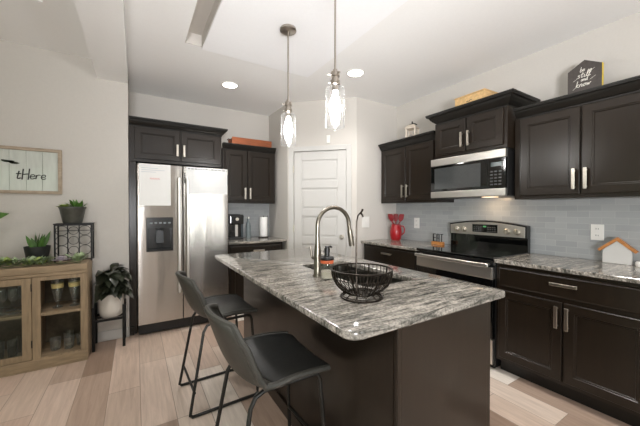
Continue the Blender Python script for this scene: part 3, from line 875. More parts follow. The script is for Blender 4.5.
et = thing('word_ornament', 'wooden block with black letters EAT left of the range', 'ornament', (2.90, 2.163, .9155), -90)
MB().box(-.075, .070, -.02, .02, 0, .036).build('block', ROOFW, et, bevel=.003)
def letters(mb, word, x, z, h, w_, gap, st, y0, y1):
    for ch in word:
        if ch == 'E':
            mb.box(x, x + st, y0, y1, z, z + h)
            for q in (0, .5, 1): mb.box(x + st, x + w_, y0, y1, z + q * (h - st), z + q * (h - st) + st)
        if ch == 'A':
            mb.box(x, x + st, y0, y1, z, z + h).box(x + w_ - st, x + w_, y0, y1, z, z + h)
            mb.box(x + st, x + w_ - st, y0, y1, z + h - st, z + h).box(x + st, x + w_ - st, y0, y1, z + h * .42, z + h * .42 + st)
        if ch == 'T':
            mb.box(x, x + w_, y0, y1, z + h - st, z + h).box(x + w_ / 2 - st / 2, x + w_ / 2 + st / 2, y0, y1, z, z + h - st)
        x += w_ + gap
    return mb
letters(MB(), 'EAT', -.064, .0365, .088, .033, .014, .0065, -.005, .005).build('letters', BLACKM, et)

hs = thing('house_ornament', 'white wooden house with honey brown roof on the right countertop', 'ornament', (3.020, .718, .9155), -86)
MB().prism([(-.078, 0), (.078, 0), (.078, .098), (0, .168), (-.078, .098)], -.018, .018).build('house_body', WHITE, hs, bevel=.002)
MB().prism([(-.0955, .084), (-.0785, .0985), (0, .1685), (.0785, .0985), (.0955, .084), (.1075, .098), (0, .195), (-.1075, .098)], -.024, .024).build('roof', ROOFW, hs, bevel=.002)
kn = MB().lathe([(.0, 0), (.028, 0), (.032, .01), (.032, .028), (.028, .034), (.0, .034)], (2.985, .585, .9155), 20)
tag(kn.build('small_dish', PLAST, smooth=True), 'small white lidded dish right of the wooden house', 'dish')

# ------------------------------------------------------------------ script lettering
GL = {'b': [[(0, 1), (0, 0), (.25, 0), (.35, .2), (.2, .42), (0, .3)]], 'e': [[(0, .22), (.3, .26), (.25, .45), (.05, .4), (0, .15), (.15, 0), (.38, .1)]],
      's': [[(.3, .42), (.08, .4), (.05, .28), (.28, .18), (.22, 0), (0, .03)]], 't': [[(.15, .8), (.1, .1), (.2, 0), (.35, .1)], [(-.05, .5), (.35, .52)]],
      'i': [[(.05, .42), (.05, .05), (.15, 0), (.25, .08)], [(.06, .6), (.07, .63)]], 'l': [[(.0, .1), (.2, .8), (.12, 1), (.04, .8), (.05, .1), (.15, 0), (.28, .1)]],
      'a': [[(.3, .4), (.1, .42), (0, .15), (.12, 0), (.28, .2), (.3, .42), (.3, .06), (.42, .06)]], 'n': [[(0, .42), (0, 0), (.03, .3), (.2, .43), (.28, .3), (.28, 0), (.4, .08)]],
      'd': [[(.28, .38), (.1, .42), (0, .15), (.12, 0), (.28, .2), (.3, 1), (.3, .05), (.42, .06)]], 'k': [[(0, 1), (0, 0)], [(.28, .45), (.02, .22), (.3, 0), (.4, .06)]],
      'o': [[(.15, .42), (0, .25), (.1, 0), (.28, .12), (.26, .38), (.15, .42), (.4, .36)]], 'w': [[(0, .42), (.06, .02), (.2, .35), (.28, .02), (.42, .4), (.5, .36)]],
      'H': [[(.05, 1.0), (0, 0)], [(.02, .48), (.42, .55)], [(.48, 1.05), (.42, 0)]], 'r': [[(0, .42), (.03, 0), (.05, .3), (.2, .44), (.34, .38)]]}
def script(mb, word, x, z, size, r_, y, slant=.25, track=.42, flat=.4):
    for ch in word:
        if ch in GL:
            for st in GL[ch]:
                P = [Vector((x + (px + pz * slant) * size, y, z + pz * size)) for px, pz in st]
                # smooth the stroke
                if len(P) > 2:
                    Q = []
                    for i in range(len(P) - 1):
                        p0 = P[max(i - 1, 0)]; p1 = P[i]; p2 = P[i + 1]; p3 = P[min(i + 2, len(P) - 1)]
                        for k in range(4):
                            u = k / 4
                            Q.append(.5 * ((2 * p1) + (p2 - p0) * u + (2 * p0 - 5 * p1 + 4 * p2 - p3) * u * u + (3 * p1 - p0 - 3 * p2 + p3) * u ** 3))
                    Q.append(P[-1]); P = Q
                mb.tube(P, r_, 6)
            x += (track + (.16 if ch in 'Hw' else 0) - (.12 if ch in 'il' else 0)) * size
        else: x += .3 * size
    return mb

# ------------------------------------------------------------------ things on top of the right wall cabinets
ds = thing('house_sign', 'dark grey house shaped sign with white script on the right wall cabinet', 'sign', (2.95, .895, 2.1668), -90)
MB().prism([(-.103, 0), (.103, 0), (.103, .235), (0, .297), (-.103, .235)], -.012, .012).build('board', GREYW, ds, bevel=.0015)
MB().box(.1032, .1065, -.012, .012, .0, .235).build('yellow_edge', YEDGE, ds, label='yellow painted edge')
m_ = MB()
script(m_, 'be', -.025, .212, .034, .0019, -.0128); script(m_, 'still', -.042, .168, .046, .0022, -.0128, track=.42)
script(m_, 'and', -.02, .138, .032, .0018, -.0128); script(m_, 'know', -.050, .098, .046, .0022, -.0128, track=.46)
m_.tube([(-.068, -.0128, .150), (-.042, -.0128, .166)], .0012, 5).tube([(.028, -.0128, .200), (.062, -.0128, .214)], .0012, 5).tube([(-.070, -.0128, .084), (-.050, -.0128, .100)], .0012, 5).tube([(.034, -.0128, .136), (.068, -.0128, .156)], .0012, 5)
m_.build('lettering', WHITEINK, ds)

# box with rope handles on the microwave cabinet
wb = thing('wooden_crate', 'pale pine crate lying on the cabinet above the microwave', 'crate', (2.80, 1.70, 2.2968), -92); wb.scale = (.9, .9, .95)
m_ = MB().box(-.17, .17, -.07, .17, 0, .012).box(-.17, .17, -.07, -.056, .012, .125).box(-.17, .17, .156, .17, .012, .125)
m_.box(-.17, -.156, -.056, .156, .012, .06).box(-.17, -.156, -.056, .156, .085, .125).box(-.17, -.156, -.056, .02, .06, .085).box(-.17, -.156, .08, .156, .06, .085)
m_.box(.156, .17, -.056, .156, .012, .055).box(.156, .17, -.056, .156, .085, .125).box(.156, .17, -.056, .02, .055, .085).box(.156, .17, .085, .156, .055, .085)
m_.build('crate_body', PINE, wb, bevel=.003)
MB().box(-.176, .176, -.076, .176, .1255, .138).build('lid', PINE, wb, bevel=.003)
m_ = MB().tube([(-.03, -.0715, .064), (-.012, -.0715, .07), (0, -.0715, .063), (.014, -.0715, .074), (.03, -.0715, .07)], .003, 6)
m_.build('burned_mark', INK, wb)

ln = thing('lantern', 'small white metal lantern on the corner wall cabinet', 'lantern', (2.89, 2.53, 2.1668), -70)
m_ = MB().cbox((0, 0, .008), (.13, .13, .016))
for sx in (-1, 1):
    for sy in (-1, 1): m_.cbox((sx * .055, sy * .055, .075), (.016, .016, .118))
m_.cbox((0, 0, .138), (.135, .135, .012))
m_.build('frame', LANT, ln, bevel=.003)
MB().loops([[(-.07, -.07, .1445), (.07, -.07, .1445), (.07, .07, .1445), (-.07, .07, .1445)], [(-.03, -.03, .185), (.03, -.03, .185), (.03, .03, .185), (-.03, .03, .185)]]).build('roof', LANT, ln, bevel=.002)
m_ = MB()
for s_ in range(4):
    a = s_ * 90
    rot = Matrix.Rotation(R(a), 4, 'Z')
    pts = [(-.045, -.056, .03), (0, -.056, .07), (.045, -.056, .11)]
    m_.tube([rot @ Vector(p) for p in pts], .003, 5); m_.tube([rot @ Vector((-p[0], p[1], p[2])) for p in pts], .003, 5)
m_.build('cross_bar', LANT, ln)
m_ = MB().tube([(-.06, 0, .178), (-.03, 0, .195), (0, 0, .198), (.03, 0, .195), (.06, 0, .178)], .006, 8).tube([(0, 0, .19), (0, 0, .225)], .008, 8)
m_.build('bow_knob', BLACKM, ln, label='black bow shaped finial')

# ------------------------------------------------------------------ island top objects
fa = thing('faucet', 'tall brushed nickel gooseneck faucet on the island', 'faucet', (.925, 1.527, .9155))
MB().lathe([(.029, 0), (.029, .006), (.024, .012), (.022, .03), (.0215, .13), (.018, .175), (.0135, .20), (.0125, .24)], n=20).build('column', FAUC, fa, smooth=True)
gp = [(0, 0, .235), (0, 0, .295)]
for k in range(0, 17):
    a = math.pi - math.pi * k / 16
    gp.append((.1175 + .1175 * math.cos(a), 0, .298 + .113 * math.sin(a)))
gp.append((.240, 0, .27))
MB().tube(gp, .0125, 12).build('gooseneck', FAUC, fa, smooth=True)
MB().tube([(.240, 0, .272), (.243, 0, .25), (.252, 0, .20), (.258, 0, .165)], [.0145, .0165, .0175, .0185], 14).build('spray_head', FAUC, fa, smooth=True)
MB().box(.256, .270, -.008, .008, .19, .225).build('spray_button', BLACKP, fa, bevel=.003)
MB().tube([(.0, .020, .10), (.0, .05, .10), (-.004, .06, .105), (-.012, .065, .17)], [.012, .011, .008, .006], 10).build('lever', FAUC, fa, smooth=True)

sp_ = thing('soap_dispenser', 'clear soap bottle with black pump beside the faucet', 'soap bottle', (.931, 1.432, .9155))
MB().lathe([(.0, .0005), (.034, .0005), (.037, .006), (.037, .084), (.0355, .0915), (.033, .0915), (.0345, .082), (.0345, .008), (.0, .006)], n=28).build('bottle', glass_mat('soap_bottle_glass', (.97, .97, .95)), sp_, smooth=True)
MB().lathe([(.0, .0075), (.033, .0085), (.033, .048), (.0, .048)], n=24).build('liquid_soap', mat('pale_soap', (196, 190, 178), .2, var=.1), sp_, smooth=True)
MB().lathe([(.0372, .092), (.0380, .094), (.0380, .108), (.0372, .110), (.0, .110)], n=28).build('orange_band', ORANGE, sp_, smooth=True)
m_ = MB().lathe([(.0390, .1105), (.0400, .113), (.0400, .124), (.034, .130), (.016, .132), (.014, .150), (.017, .151), (.017, .175), (.013, .177), (.013, .188), (.0, .190)], n=24)
m_.tube([(0, 0, .182), (.03, .01, .183), (.04, .014, .178)], .006, 8)
m_.build('pump', BLACKP, sp_, smooth=True)

bk = thing('fruit_basket', 'bronze wire fruit basket with tall hook on the island', 'fruit basket', (.872, 1.054, .9155), 35)
def ring(mb, r_, z, th, n=40, flat=1.0):
    mb.tube([(r_ * math.cos(2 * math.pi * k / n), r_ * math.sin(2 * math.pi * k / n), z) for k in range(n)], th, 8, True, flat)
m_ = MB(); ring(m_, .137, .128, .0042); ring(m_, .128, .092, .002); m_.build('rim', BRONZE, bk, smooth=True)
prof = [(.137, .128), (.136, .108), (.130, .085), (.117, .060), (.096, .040), (.075, .028), (.068, .022)]
m_ = MB(); 
for k in range(40):
    a = 2 * math.pi * k / 40
    m_.tube([(r_ * math.cos(a), r_ * math.sin(a), z) for r_, z in prof], .0018 if k % 5 else .0042, 6)
ring(m_, .068, .022, .003); ring(m_, .035, .021, .002)
for k in range(6):
    a = math.pi * k / 6; m_.tube([(-.068 * math.cos(a), -.068 * math.sin(a), .021), (.068 * math.cos(a), .068 * math.sin(a), .021)], .0018, 6)
m_.build('wire_bowl', BRONZE, bk, smooth=True)
m_ = MB(); ring(m_, .094, .004, .0040); ring(m_, .090, .011, .002)
for k in range(12):
    a = 2 * math.pi * k / 12; m_.tube([(.070 * math.cos(a), .070 * math.sin(a), .021), (.093 * math.cos(a), .093 * math.sin(a), .006)], .0026, 6)
m_.build('foot', BRONZE, bk, smooth=True)
rot = Matrix.Rotation(R(-35), 3, 'Z')
hp = [(-.028, .0, .022), (-.030, 0, .10), (-.030, 0, .25), (-.028, 0, .345), (-.020, 0, .372), (-.004, 0, .384), (.004, 0, .392), (.006, 0, .400)]
m_ = MB().tube([rot @ Vector(p) for p in hp], [.0045, .0042, .0040, .0036, .0036, .0040, .005, .005], 8)
m_.tube([rot @ Vector(p) for p in ((-.006, 0, .384), (.006, 0, .372), (.008, 0, .364))], .004, 8)
m_.build('hook', BRONZE, bk, smooth=True)

# ------------------------------------------------------------------ counter stools
def make_stool(label, loc, rz, group):
    st = thing('counter_stool', label, 'stool', loc, rz, group)
    # one curved shell, profile from the front lip over the seat up to the top of the back
    pr = [(.208, .562, .165), (.215, .582, .185), (.195, .594, .214), (.10, .596, .224), (.02, .590, .228), (-.085, .586, .230), (-.150, .600, .228), (-.190, .645, .224), (-.216, .705, .216), (-.238, .770, .206), (-.257, .825, .194), (-.270, .860, .176), (-.277, .876, .148)]
    nt_ = 12
    def grid(rng, th_in):
        vs_, fs = [], []
        for i, (x, z, hw) in enumerate(pr):
            k = max(0, min(1, (i - 4) / 3.0))            # 0 on the seat, 1 on the back
            for j in range(nt_ + 1):
                u = -1 + 2 * j / nt_
                e_ = abs(u) ** 2.6
                zz_ = z + (1 - k) * e_ * (.012 + .05 * max(0, (i - 2) / 5)) - (k * e_ * .025 if i > 9 else 0)
                xx_ = x + k * e_ * .062
                vs_.append((xx_, u * hw, zz_))
        for i in range(len(pr) - 1):
            for j in range(nt_):
                a = i * (nt_ + 1) + j
                fs.append((a, a + 1, a + nt_ + 2, a + nt_ + 1))
        return vs_, fs
    vs_, fs = grid(None, 0)
    nseat = 5 * nt_
    for nm, sel, mt in (('seat', fs[:nseat], LEATHS), ('backrest', fs[nseat:], LEATH)):
        used = sorted({i for f in sel for i in f}); mp_ = {a: b for b, a in enumerate(used)}
        m_ = MB().add([vs_[i] for i in used], [tuple(mp_[i] for i in f) for f in sel])
        o_ = m_.build(nm, mt, st, smooth=True)
        s_ = o_.modifiers.new('thick', 'SOLIDIFY'); s_.thickness = .024; s_.offset = 0
        s2 = o_.modifiers.new('sub', 'SUBSURF'); s2.levels = 1; s2.render_levels = 2
    # stitched edge piping along both sides and the top
    nrow = len(pr)
    edge = [vs_[i * (nt_ + 1)] for i in range(2, nrow)] + [vs_[(nrow - 1) * (nt_ + 1) + j] for j in range(1, nt_)] + [vs_[i * (nt_ + 1) + nt_] for i in range(nrow - 1, 1, -1)]
    MB().tube(edge, .0135, 8).build('piping', LEATH, st, smooth=True)
    for sy in (-1, 1):
        y0, y1 = sy * .165, sy * .205
        m_ = MB().tube([(.14, y0, .568), (-.09, y0, .566), (-.13, y0 + sy * .004, .552), (-.152, y0 + sy * .008, .515), (-.235, y1 - sy * .003, .05), (-.240, y1, .022), (-.225, y1, .0095), (-.19, y1, .0095),
                        (.14, y1, .0095), (.185, y1, .0095), (.205, y1, .022), (.203, y1, .05), (.172, y0 + sy * .008, .54), (.165, y0 + sy * .003, .560), (.14, y0, .568)], .0095, 8)
        m_.build('sled_leg', GUN, st, smooth=True)
    MB().tube([(-.212, -.199, .15), (-.212, .199, .15)], .008, 8).build('rear_crossbar', GUN, st, smooth=True)
    MB().tube([(.193, -.195, .20), (.205, 0, .20), (.193, .195, .20)], .009, 8).build('footrest', GUN, st, smooth=True)
    return st

s1 = make_stool('charcoal leather counter stool nearest the camera, by the island corner', (.537, 1.325, 0.001), 0, 'leather counter stools')
dup(s1, (.515, 2.215, 0.001), 2, 'charcoal leather counter stool standing nearer to the refrigerator', 'leather counter stools')

# ------------------------------------------------------------------ pendants and downlights
PNICK = mat('pendant_nickel', (176, 168, 158), 0.3, 1.0, var=0.04, scale=80)
def make_pendant(label, loc):
    pd = thing('pendant_light', label, 'pendant lamp', loc, 0, 'glass pendants over the island')
    MB().lathe([(.0, 0), (.062, 0), (.064, -.004), (.064, -.018), (.055, -.025), (.012, -.028), (.010, -.045), (.0, -.045)], n=32).build('canopy', PNICK, pd, smooth=True)
    MB().tube([(0, 0, -.045), (0, 0, -.56)], .0065, 10).build('rod', PNICK, pd, smooth=True)
    m_ = MB().lathe([(.0, -.555), (.014, -.556), (.016, -.57), (.026, -.572), (.028, -.60), (.022, -.603), (.022, -.622), (.030, -.625), (.030, -.650), (.022, -.655), (.022, -.690), (.0, -.690)], n=24)
    for k in range(3):
        a = R(30 + 120 * k); m_.tube([(.026 * math.cos(a), .026 * math.sin(a), -.588), (.046 * math.cos(a), .046 * math.sin(a), -.588)], .006, 8)
        m_.tube([(.026 * math.cos(a), .026 * math.sin(a), -.638), (.040 * math.cos(a), .040 * math.sin(a), -.638)], .005, 8)
    m_.build('socket_cap', PNICK, pd, smooth=True)
    m_ = MB().lathe([(.023, -.664), (.05, -.667), (.059, -.676), (.060, -.69), (.060, -.90), (.057, -.912), (.0, -.915), (.0, -.911), (.055, -.908), (.0565, -.899), (.0565, -.69), (.055, -.679), (.048, -.671), (.023, -.668)], n=36, cap0=False, cap1=False)
    m_.build('glass_shade', SHADE, pd, smooth=True)
    MB().lathe([(.0, -.691), (.012, -.692), (.015, -.705), (.026, -.74), (.034, -.78), (.033, -.815), (.022, -.855), (.0, -.872)], n=20).build('bulb', BULB, pd, smooth=True)
    return pd

p1 = make_pendant('glass cylinder pendant lamp hanging closer to the refrigerator', (1.022, 2.13, 2.7275))
p2 = dup(p1, (1.045, 1.516, 2.7275), None, 'glass cylinder pendant lamp hanging over the sink and fruit basket, larger of two')


def make_downlight(label, loc):
    dl = thing('recessed_downlight', label, 'ceiling light', loc, 0, 'recessed ceiling lights')
    MB().lathe([(.098, -.0005), (.098, -.005), (.092, -.008), (.080, -.006), (.078, -.0005)], n=36, cap0=False, cap1=False).build('trim_ring', PLAST, dl, smooth=True)
    MB().lathe([(.077, -.0008), (.077, -.004), (.0, -.0045)], n=36).build('lens', DOWN, dl, smooth=True)
    return dl
DLS = [(0.926, 3.463, 'round recessed light in the ceiling in front of the refrigerator cabinets'), (1.961, 2.472, 'round recessed light in the ceiling between pendants and pantry corner')]
dfirst = None
for x, y, lab in DLS:
    dfirst = make_downlight(lab, (x, y, 2.74)) if dfirst is None else dup(dfirst, (x, y, 2.74), None, lab)
for x, y in [(a, b) for a, b, _ in DLS] + [(2.15, .9), (2.0, -.9), (0.1, -1.0), (-.6, 1.5)]:  # out-of-view spots have no fixture, added to brighten floor and room
    l = bpy.data.lights.new('downlight_and_fill', 'SPOT'); l.energy = 80 if x > 0 else 72; l.color = (1, .965, .93); l.spot_size = R(140); l.spot_blend = .9; l.shadow_soft_size = .075
    lo = bpy.data.objects.new('downlight_and_fill', l); lo.location = (x, y, 2.725); col.objects.link(lo)

# ------------------------------------------------------------------ console with glass door
CX0, CX1, CY0, CY1, CH = -1.443, -0.365, 3.275, 3.64, .847
cn = thing('console_cabinet', 'weathered oak console cabinet with glass door and open shelves', 'sideboard', (CX0, CY0, 0))
CW, CD = CX1 - CX0, CY1 - CY0
MB().box(-.002, CW + .002, -.010, CD, CH - .055, CH).build('top', OAK, cn, bevel=.004)
MB().box(-.001, CW + .001, -.004, CD, CH - .085, CH - .0555).build('top_moulding', OAK, cn, bevel=.006)
MB().box(0, CW, 0, CD, 0, .088).build('plinth', OAK, cn, bevel=.004)
bounds = [0, .360, .722, CW]
for x in bounds:
    MB().box(max(0, x - .012), min(CW, x + .012), .022, CD - .012, .0885, CH - .0855).build('upright', OAKV, cn, bevel=.002)
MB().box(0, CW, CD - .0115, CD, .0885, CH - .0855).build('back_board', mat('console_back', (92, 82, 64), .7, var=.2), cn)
for b0, b1 in ((0, .36), (.36, .722), (.722, CW)):
    MB().box(b0 + .0125, b1 - .0125, .024, CD - .012, .437, .460).build('shelf', OAK, cn, bevel=.002)
    MB().box(b0 + .0125, b1 - .0125, .024, CD - .012, .0885, .0985).build('bottom_board', OAK, cn)
for b0, b1 in ((0, .36), (.722, CW)):
    m_ = MB()
    m_.box(b0, b0 + .052, 0, .0215, .0885, CH - .0855).box(b1 - .048, b1, 0, .0215, .0885, CH - .0855)
    m_.box(b0 + .052, b1 - .048, 0, .0215, CH - .118, CH - .0855).box(b0 + .052, b1 - .048, 0, .0215, .0885, .100).box(b0 + .052, b1 - .048, .002, .0215, .437, .460)
    m_.build('face_frame', OAKV, cn, bevel=.002)
m_ = MB().box(.363, .421, -.001, .0205, .093, CH - .088).box(.661, .719, -.001, .0205, .093, CH - .088).box(.421, .661, -.001, .0205, CH - .140, CH - .088).box(.421, .661, -.001, .0205, .093, .140)
cd = m_.build('door', OAKV, cn, bevel=.003)
MB().box(.4212, .6608, .008, .012, .1405, CH - .1405).build('glass_pane', GLASSP, cd)
for z in (.22, .68): MB().box(.7155, .7225, -.006, .002, z - .03, z + .03).build('hinge', BLACKM, cd, bevel=.001)
MB().lathe([(.0, -.03), (.013, -.028), (.014, -.02), (.006, -.012), (.006, -.0015)], (.392, 0, .46), 14, axis='y').build('knob', BLACKM, cd, smooth=True)

# glassware
def goblet(label, loc, s=1.0):
    g = thing('goblet', label, 'glass', loc, 0, 'gold painted goblets')
    MB().lathe([(.0, .0), (.034, .0), (.036, .004), (.014, .014), (.010, .03), (.014, .05), (.022, .08), (.033, .13), (.041, .18), (.043, .215), (.040, .262), (.0385, .262), (.0412, .215), (.039, .18), (.030, .13), (.018, .08), (.0, .06)], n=24).build('bowl_and_stem', GLASS, g, smooth=True)
    MB().lathe([(.0405, .172), (.0425, .190), (.0440, .212)], n=24, cap0=False, cap1=False).build('gold_decal', GOLD, g, smooth=True, label='gold and white painted band')
    return g
g1 = goblet('gold painted goblet at the left of the upper open shelf', (-.585, 3.41, .4605))
dup(g1, (-.47, 3.41, .4605), None, 'gold painted goblet at the right of the upper open shelf')
def tumbler(label, loc, group, h=.10, r=.038):
    m_ = MB().lathe([(.0, 0), (r * .8, 0), (r * .85, .004), (r, h), (r - .003, h), (r * .82, .010), (.0, .009)], n=24)
    o_ = m_.build('tumbler', GLASS, smooth=True); o_.location = loc
    return tag(o_, label, 'glass', group)
t0 = tumbler('short clear tumbler at the left of the lower open shelf', (-.60, 3.40, .0990), 'tumblers on the lower open shelf')
for x, y, lab in ((-.505, 3.38, 'short clear tumbler in the middle front of the lower open shelf'), (-.425, 3.42, 'short clear tumbler at the right of the lower open shelf'), (-.53, 3.52, 'short clear tumbler behind the others on the lower open shelf')):
    dup(t0, (x, y, .0990), None, lab)
def wineglass(label, loc, group, h=.2, r=.034):
    m_ = MB().lathe([(.0, 0), (r, 0), (r, .003), (.006, .01), (.004, h * .42), (.012, h * .47), (r * .9, h * .6), (r, h * .75), (r * .82, h), (r * .78, h), (r * .95, h * .75), (r * .82, h * .61), (.0, h * .5)], n=20)
    o_ = m_.build('wine_glass', GLASS, smooth=True); o_.location = loc
    return tag(o_, label, 'glass', group)
wl = 'stemmed wine glass behind the console door, %s of upper shelf'
wg = wineglass(wl % 'rightmost', (-.79, 3.40, .4605), 'wine glasses behind the console door')
for x, y, lab in ((-.86, 3.40, 'second from right in front'), (-.93, 3.40, 'third from right in front'), (-.825, 3.51, 'right one in back row'), (-.90, 3.51, 'left one in back row')):
    dup(wg, (x, y, .4605), None, wl % lab)
tl = 'tall clear glass behind the console door, %s of lower shelf'
tg_ = tumbler(tl % 'rightmost', (-.79, 3.41, .0990), 'tall glasses behind the console door', .14, .033)
tg_.name = 'highball_glass'
for x, y, lab in ((-.87, 3.41, 'second from right in front'), (-.95, 3.41, 'third from right in front'), (-.84, 3.51, 'one in back row')):
    dup(tg_, (x, y, .0990), None, tl % lab)

# ------------------------------------------------------------------ console top: plants and garland
TOP = CH + .0008
bp = thing('potted_snake_plant', 'small snake plant in black pot on the console', 'potted plant', (-.725, 3.47, TOP))
MB().lathe([(.0, 0), (.062, 0), (.066, .006), (.084, .125), (.087, .150), (.082, .150), (.078, .126), (.06, .10), (.0, .10)], n=28).build('pot', POTB, bp, smooth=True)
MB().lathe([(.0, .132), (.076, .130), (.074, .11)], n=20).build('soil', SOIL, bp)
m_ = MB()
for k in range(11):
    a = random.uniform(0, 6.28); r_ = random.uniform(.0, .045)
    m_.leaf((r_ * math.cos(a), r_ * math.sin(a), .125), (math.cos(a) * .35, math.sin(a) * .35, 1), (math.cos(a + 1.5), math.sin(a + 1.5), .1), random.uniform(.11, .19), .032, .05, 6, .3)
m_.build('foliage', LEAFG, bp, smooth=True)

ws = thing('wire_plant_stand', 'black metal stand with ring pattern on the console', 'plant stand', (-.476, 3.50, TOP))
def ringv(mb, cx, cz, r_, y, th):
    mb.tube([(cx + r_ * math.cos(2 * math.pi * k / 20), y, cz + r_ * math.sin(2 * math.pi * k / 20)) for k in range(20)], th, 6, True)
for sx in (-.128, .128):
    for sy in (-.07, .07): MB().box(sx - .006, sx + .006, sy - .006, sy + .006, 0, .332).build('leg', BLACKM, ws)
m_ = MB().box(-.138, .138, -.08, .08, .3325, .342)
m_.build('top_plate', BLACKM, ws, bevel=.002)
for yy in (-.07,):
    m_ = MB().box(-.122, .122, yy - .004, yy + .004, .322, .332).box(-.122, .122, yy - .004, yy + .004, .275, .280).box(-.122, .122, yy - .004, yy + .004, .012, .02)
    for xx in (-.040, .040): m_.box(xx - .004, xx + .004, yy - .004, yy + .004, .02, .322)
    for cx in (-.081, 0, .081) if yy < 0 else ():
        for cz, r_ in ((.278, .042), (.190, .043), (.102, .043)): ringv(m_, cx, cz, r_ if cx else r_ * .82, yy, .0026)
    m_.build('ring_panel', BLACKM, ws)
for xx in (-.128, .128):
    m_ = MB().box(xx - .004, xx + .004, -.064, .064, .27, .276).box(xx - .004, xx + .004, -.064, .064, .012, .02)
    m_.build('side_rail', BLACKM, ws)

gp_ = thing('potted_succulent', 'succulents in an aged zinc pot on the black wire stand', 'potted plant', (-.490, 3.50, TOP + .3426))
MB().lathe([(.0, 0), (.066, 0), (.068, .004), (.072, .012), (.094, .128), (.100, .136), (.100, .148), (.094, .148), (.088, .128), (.07, .11), (.0, .11)], n=32).build('pot', GALV, gp_, smooth=True)
MB().lathe([(.0, .132), (.086, .130), (.085, .115)], n=20).build('soil', SOIL, gp_)
def rosette(mb, c_, r_, n, tilt=.5, w_=.35):
    for ring_ in range(3):
        for k in range(n):
            a = 2 * math.pi * (k + .5 * ring_) / n
            el = .25 + .45 * ring_
            mb.leaf(c_, (math.cos(a), math.sin(a), el), (0, 0, 1), r_ * (1 - .22 * ring_), r_ * w_, .05, 4, .35)
m_ = MB(); rosette(m_, (-.050, -.03, .14), .075, 8); rosette(m_, (-.07, .03, .14), .06, 7); rosette(m_, (.0, .045, .132), .05, 7)
m_.build('pale_foliage', LEAFY, gp_, smooth=True)
m_ = MB()
for k in range(26):
    a = random.uniform(0, 6.28)
    m_.leaf((.035 + random.uniform(-.03, .03), random.uniform(-.03, .03), .128), (math.cos(a) * .7, math.sin(a) * .7, random.uniform(.6, 1.6)), (0, 0, 1), random.uniform(.07, .115), .026, .1, 4, .3)
m_.build('green_foliage', LEAFG, gp_, smooth=True)

gl = thing('leaf_garland', 'green eucalyptus garland lying along the console front edge', 'garland', (-.85, 3.318, TOP))
m_ = MB().tube([(-.55 + .03 * k, .012 * math.sin(k * .9) - .004, .012 + .006 * math.sin(k * 1.7)) for k in range(34)], .004, 6)
m_.build('stem', STEM, gl, smooth=True)
m_ = MB(); m2 = MB()
for k in range(330):
    x = random.uniform(-.55, .47)
    if abs(x - .305) < .062: continue
    a = random.uniform(0, 6.28)
    mm = m_ if random.random() < .7 else m2
    mm.leaf((x, random.uniform(-.016, .006), random.uniform(.012, .045)), (math.cos(a), abs(math.sin(a)) * .4 - .25, random.uniform(.15, 1.3)), (0, 0, 1), random.uniform(.05, .085), random.uniform(.034, .054), .12, 4, .2)
m_.build('grey_green_foliage', LEAFE, gl, smooth=True); m2.build('bright_foliage', LEAFY, gl, smooth=True)
fl = thing('artificial_flower', 'dusty lilac flower head lying in the garland by the wire stand', 'flower', (-.545, 3.300, TOP + .022))
m_ = MB()
for ring_ in range(4):
    for k in range(10):
        a = 2 * math.pi * (k + .5 * ring_) / 10
        m_.leaf((0, 0, .006 + .003 * ring_), (math.cos(a), math.sin(a), .35 + .6 * ring_), (0, 0, 1), .066 - .008 * ring_, .026, .1, 4, .4)
m_.build('petals', LILAC, fl, smooth=True)
MB().lathe([(.0, .0), (.012, .002), (.010, .012), (.0, .016)], n=12).build('flower_heart', LEAFE, fl, smooth=True)

lp = thing('tall_leaf_plant', 'tall plant at the left edge with one green leaf showing over the console', 'potted plant', (-1.14, 3.47, TOP))
MB().lathe([(.0, 0), (.05, 0), (.07, .13), (.072, .14), (.064, .14), (.05, .1), (.0, .1)], n=24).build('pot', CERAM, lp, smooth=True)
MB().lathe([(.0, .125), (.062, .122), (.06, .11)], n=20).build('soil', SOIL, lp)
m_ = MB()
for a, L_, z in ((0.05, .16, .36), (1.9, .2, .30), (2.9, .2, .36), (4.2, .16, .34), (5.0, .16, .28)):
    tp = Vector((.06 * math.cos(a), .06 * math.sin(a), z))
    m_.tube([(0, 0, .12), (.02 * math.cos(a), .02 * math.sin(a), z * .7), tp], .003, 6)
m_.build('stem', STEM, lp, smooth=True)
m_ = MB()
for a, L_, z in ((0.05, .20, .37), (1.9, .17, .30), (2.9, .2, .36), (4.2, .16, .34), (5.0, .12, .26)):
    m_.leaf((.06 * math.cos(a), .06 * math.sin(a), z), (math.cos(a), math.sin(a) * .8, .45), (0, -1, .4), L_, .085, .1, 7, .25)
m_.build('foliage', LEAFG, lp, smooth=True)

# ------------------------------------------------------------------ rubber plant on wooden stand
rs = thing('wooden_plant_stand', 'black four legged plant stand beside the console', 'plant stand', (-.222, 3.535, 0))
for sx in (-.118, .118):
    for sy in (-.105, .105): MB().box(sx - .012, sx + .012, sy - .012, sy + .012, 0, .40).build('leg', BLACKM, rs, bevel=.002)
m_ = MB().box(-.1055, .1055, -.114, -.096, .265, .287).box(-.1055, .1055, .096, .114, .265, .287)
m_.box(-.127, -.109, -.0925, .0925, .265, .287).box(.109, .127, -.0925, .0925, .265, .287).box(-.108, .108, -.01, .01, .265, .2865)
m_.build('cross_rail', BLACKM, rs, bevel=.002)
rp = thing('rubber_plant', 'dark leaved rubber plant in white pot on the black stand', 'potted plant', (-.208, 3.53, .2875))
MB().lathe([(.0, 0), (.080, 0), (.088, .008), (.102, .06), (.1055, .215), (.101, .22), (.096, .215), (.092, .16), (.0, .16)], n=36).build('pot', CERAM, rp, smooth=True)
MB().lathe([(.0, .198), (.091, .196), (.089, .175)], n=24).build('soil', SOIL, rp)
ms, ml = MB(), MB()
random.seed(21)
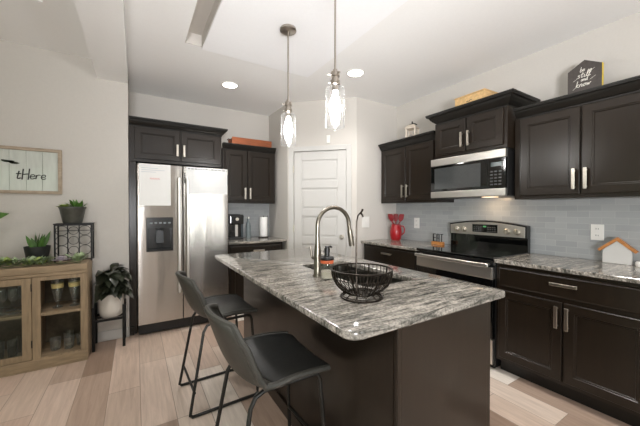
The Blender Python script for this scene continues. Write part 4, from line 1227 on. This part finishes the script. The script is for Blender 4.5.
for k in range(150):
    a = random.uniform(0, 6.28); el = random.uniform(-.2, 1.4); r0 = random.uniform(.02, .10); z0 = random.uniform(.225, .44)
    b_ = (r0 * math.cos(a), r0 * .7 * math.sin(a), z0)
    if k % 4 == 0: ms.tube([(0, 0, .19), (b_[0] * .4, b_[1] * .4, z0 * .75), b_], .004, 6)
    yy = math.sin(a) * (.25 if math.sin(a) > 0 else 1)
    Lf = random.uniform(.11, .16)
    if -.208 + b_[0] + math.cos(a) * Lf < -.335 or -.208 + b_[0] + math.cos(a) * Lf > -.02 or 3.53 + b_[1] + yy * Lf > 3.63: continue
    ml.leaf(b_, (math.cos(a), yy, el - .45), (0, 0, 1), Lf, random.uniform(.085, .115), .5, 6, .25)
ms.build('stem', STEM, rp, smooth=True); ml.build('foliage', LEAFD, rp, smooth=True)

# ------------------------------------------------------------------ framed script sign
SX_0, SX_1, SZ0, SZ1 = -1.62, -.585, 1.455, 1.868
sg = thing('framed_sign', 'whitewashed framed sign with dark script on the left wall', 'wall sign', (0, YL - .0012, 0))
m_ = MB().box(SX_0, SX_1, -.028, -.0005, SZ0, SZ0 + .028).box(SX_0, SX_1, -.028, -.0005, SZ1 - .028, SZ1)
m_.box(SX_0, SX_0 + .028, -.028, -.0005, SZ0 + .028, SZ1 - .028).box(SX_1 - .028, SX_1, -.028, -.0005, SZ0 + .028, SZ1 - .028)
m_.build('frame', FRAMEW, sg, bevel=.003)
m_ = MB(); x = SX_0 + .0285
nb = 9; bw = (SX_1 - .0285 - x) / nb
for k in range(nb): m_.box(x + k * bw + .001, x + (k + 1) * bw - .001, -.012, -.001, SZ0 + .0285, SZ1 - .0285)
m_.build('board', SIGNW, sg, bevel=.001)
m_ = MB()
script(m_, 't', -.897, 1.588, .085, .005, -.0135, .12); script(m_, 'H', -.858, 1.580, .095, .005, -.0135, .05); script(m_, 'ere', -.806, 1.588, .088, .004, -.0135, .12, .42)
m_.build('lettering', INK, sg)
m_ = MB()
for k in range(8): m_.leaf((-.99 + k * .010, -.0125, 1.745 - k * .003), (1, 0, -.35 + .12 * k % .5), (0, -1, 0), .05, .018, 0, 4, 0)
m_.build('dark_plume', mat('dark_olive', (70, 76, 58), .6), sg)  # dark leaf-shaped strokes above the lettering
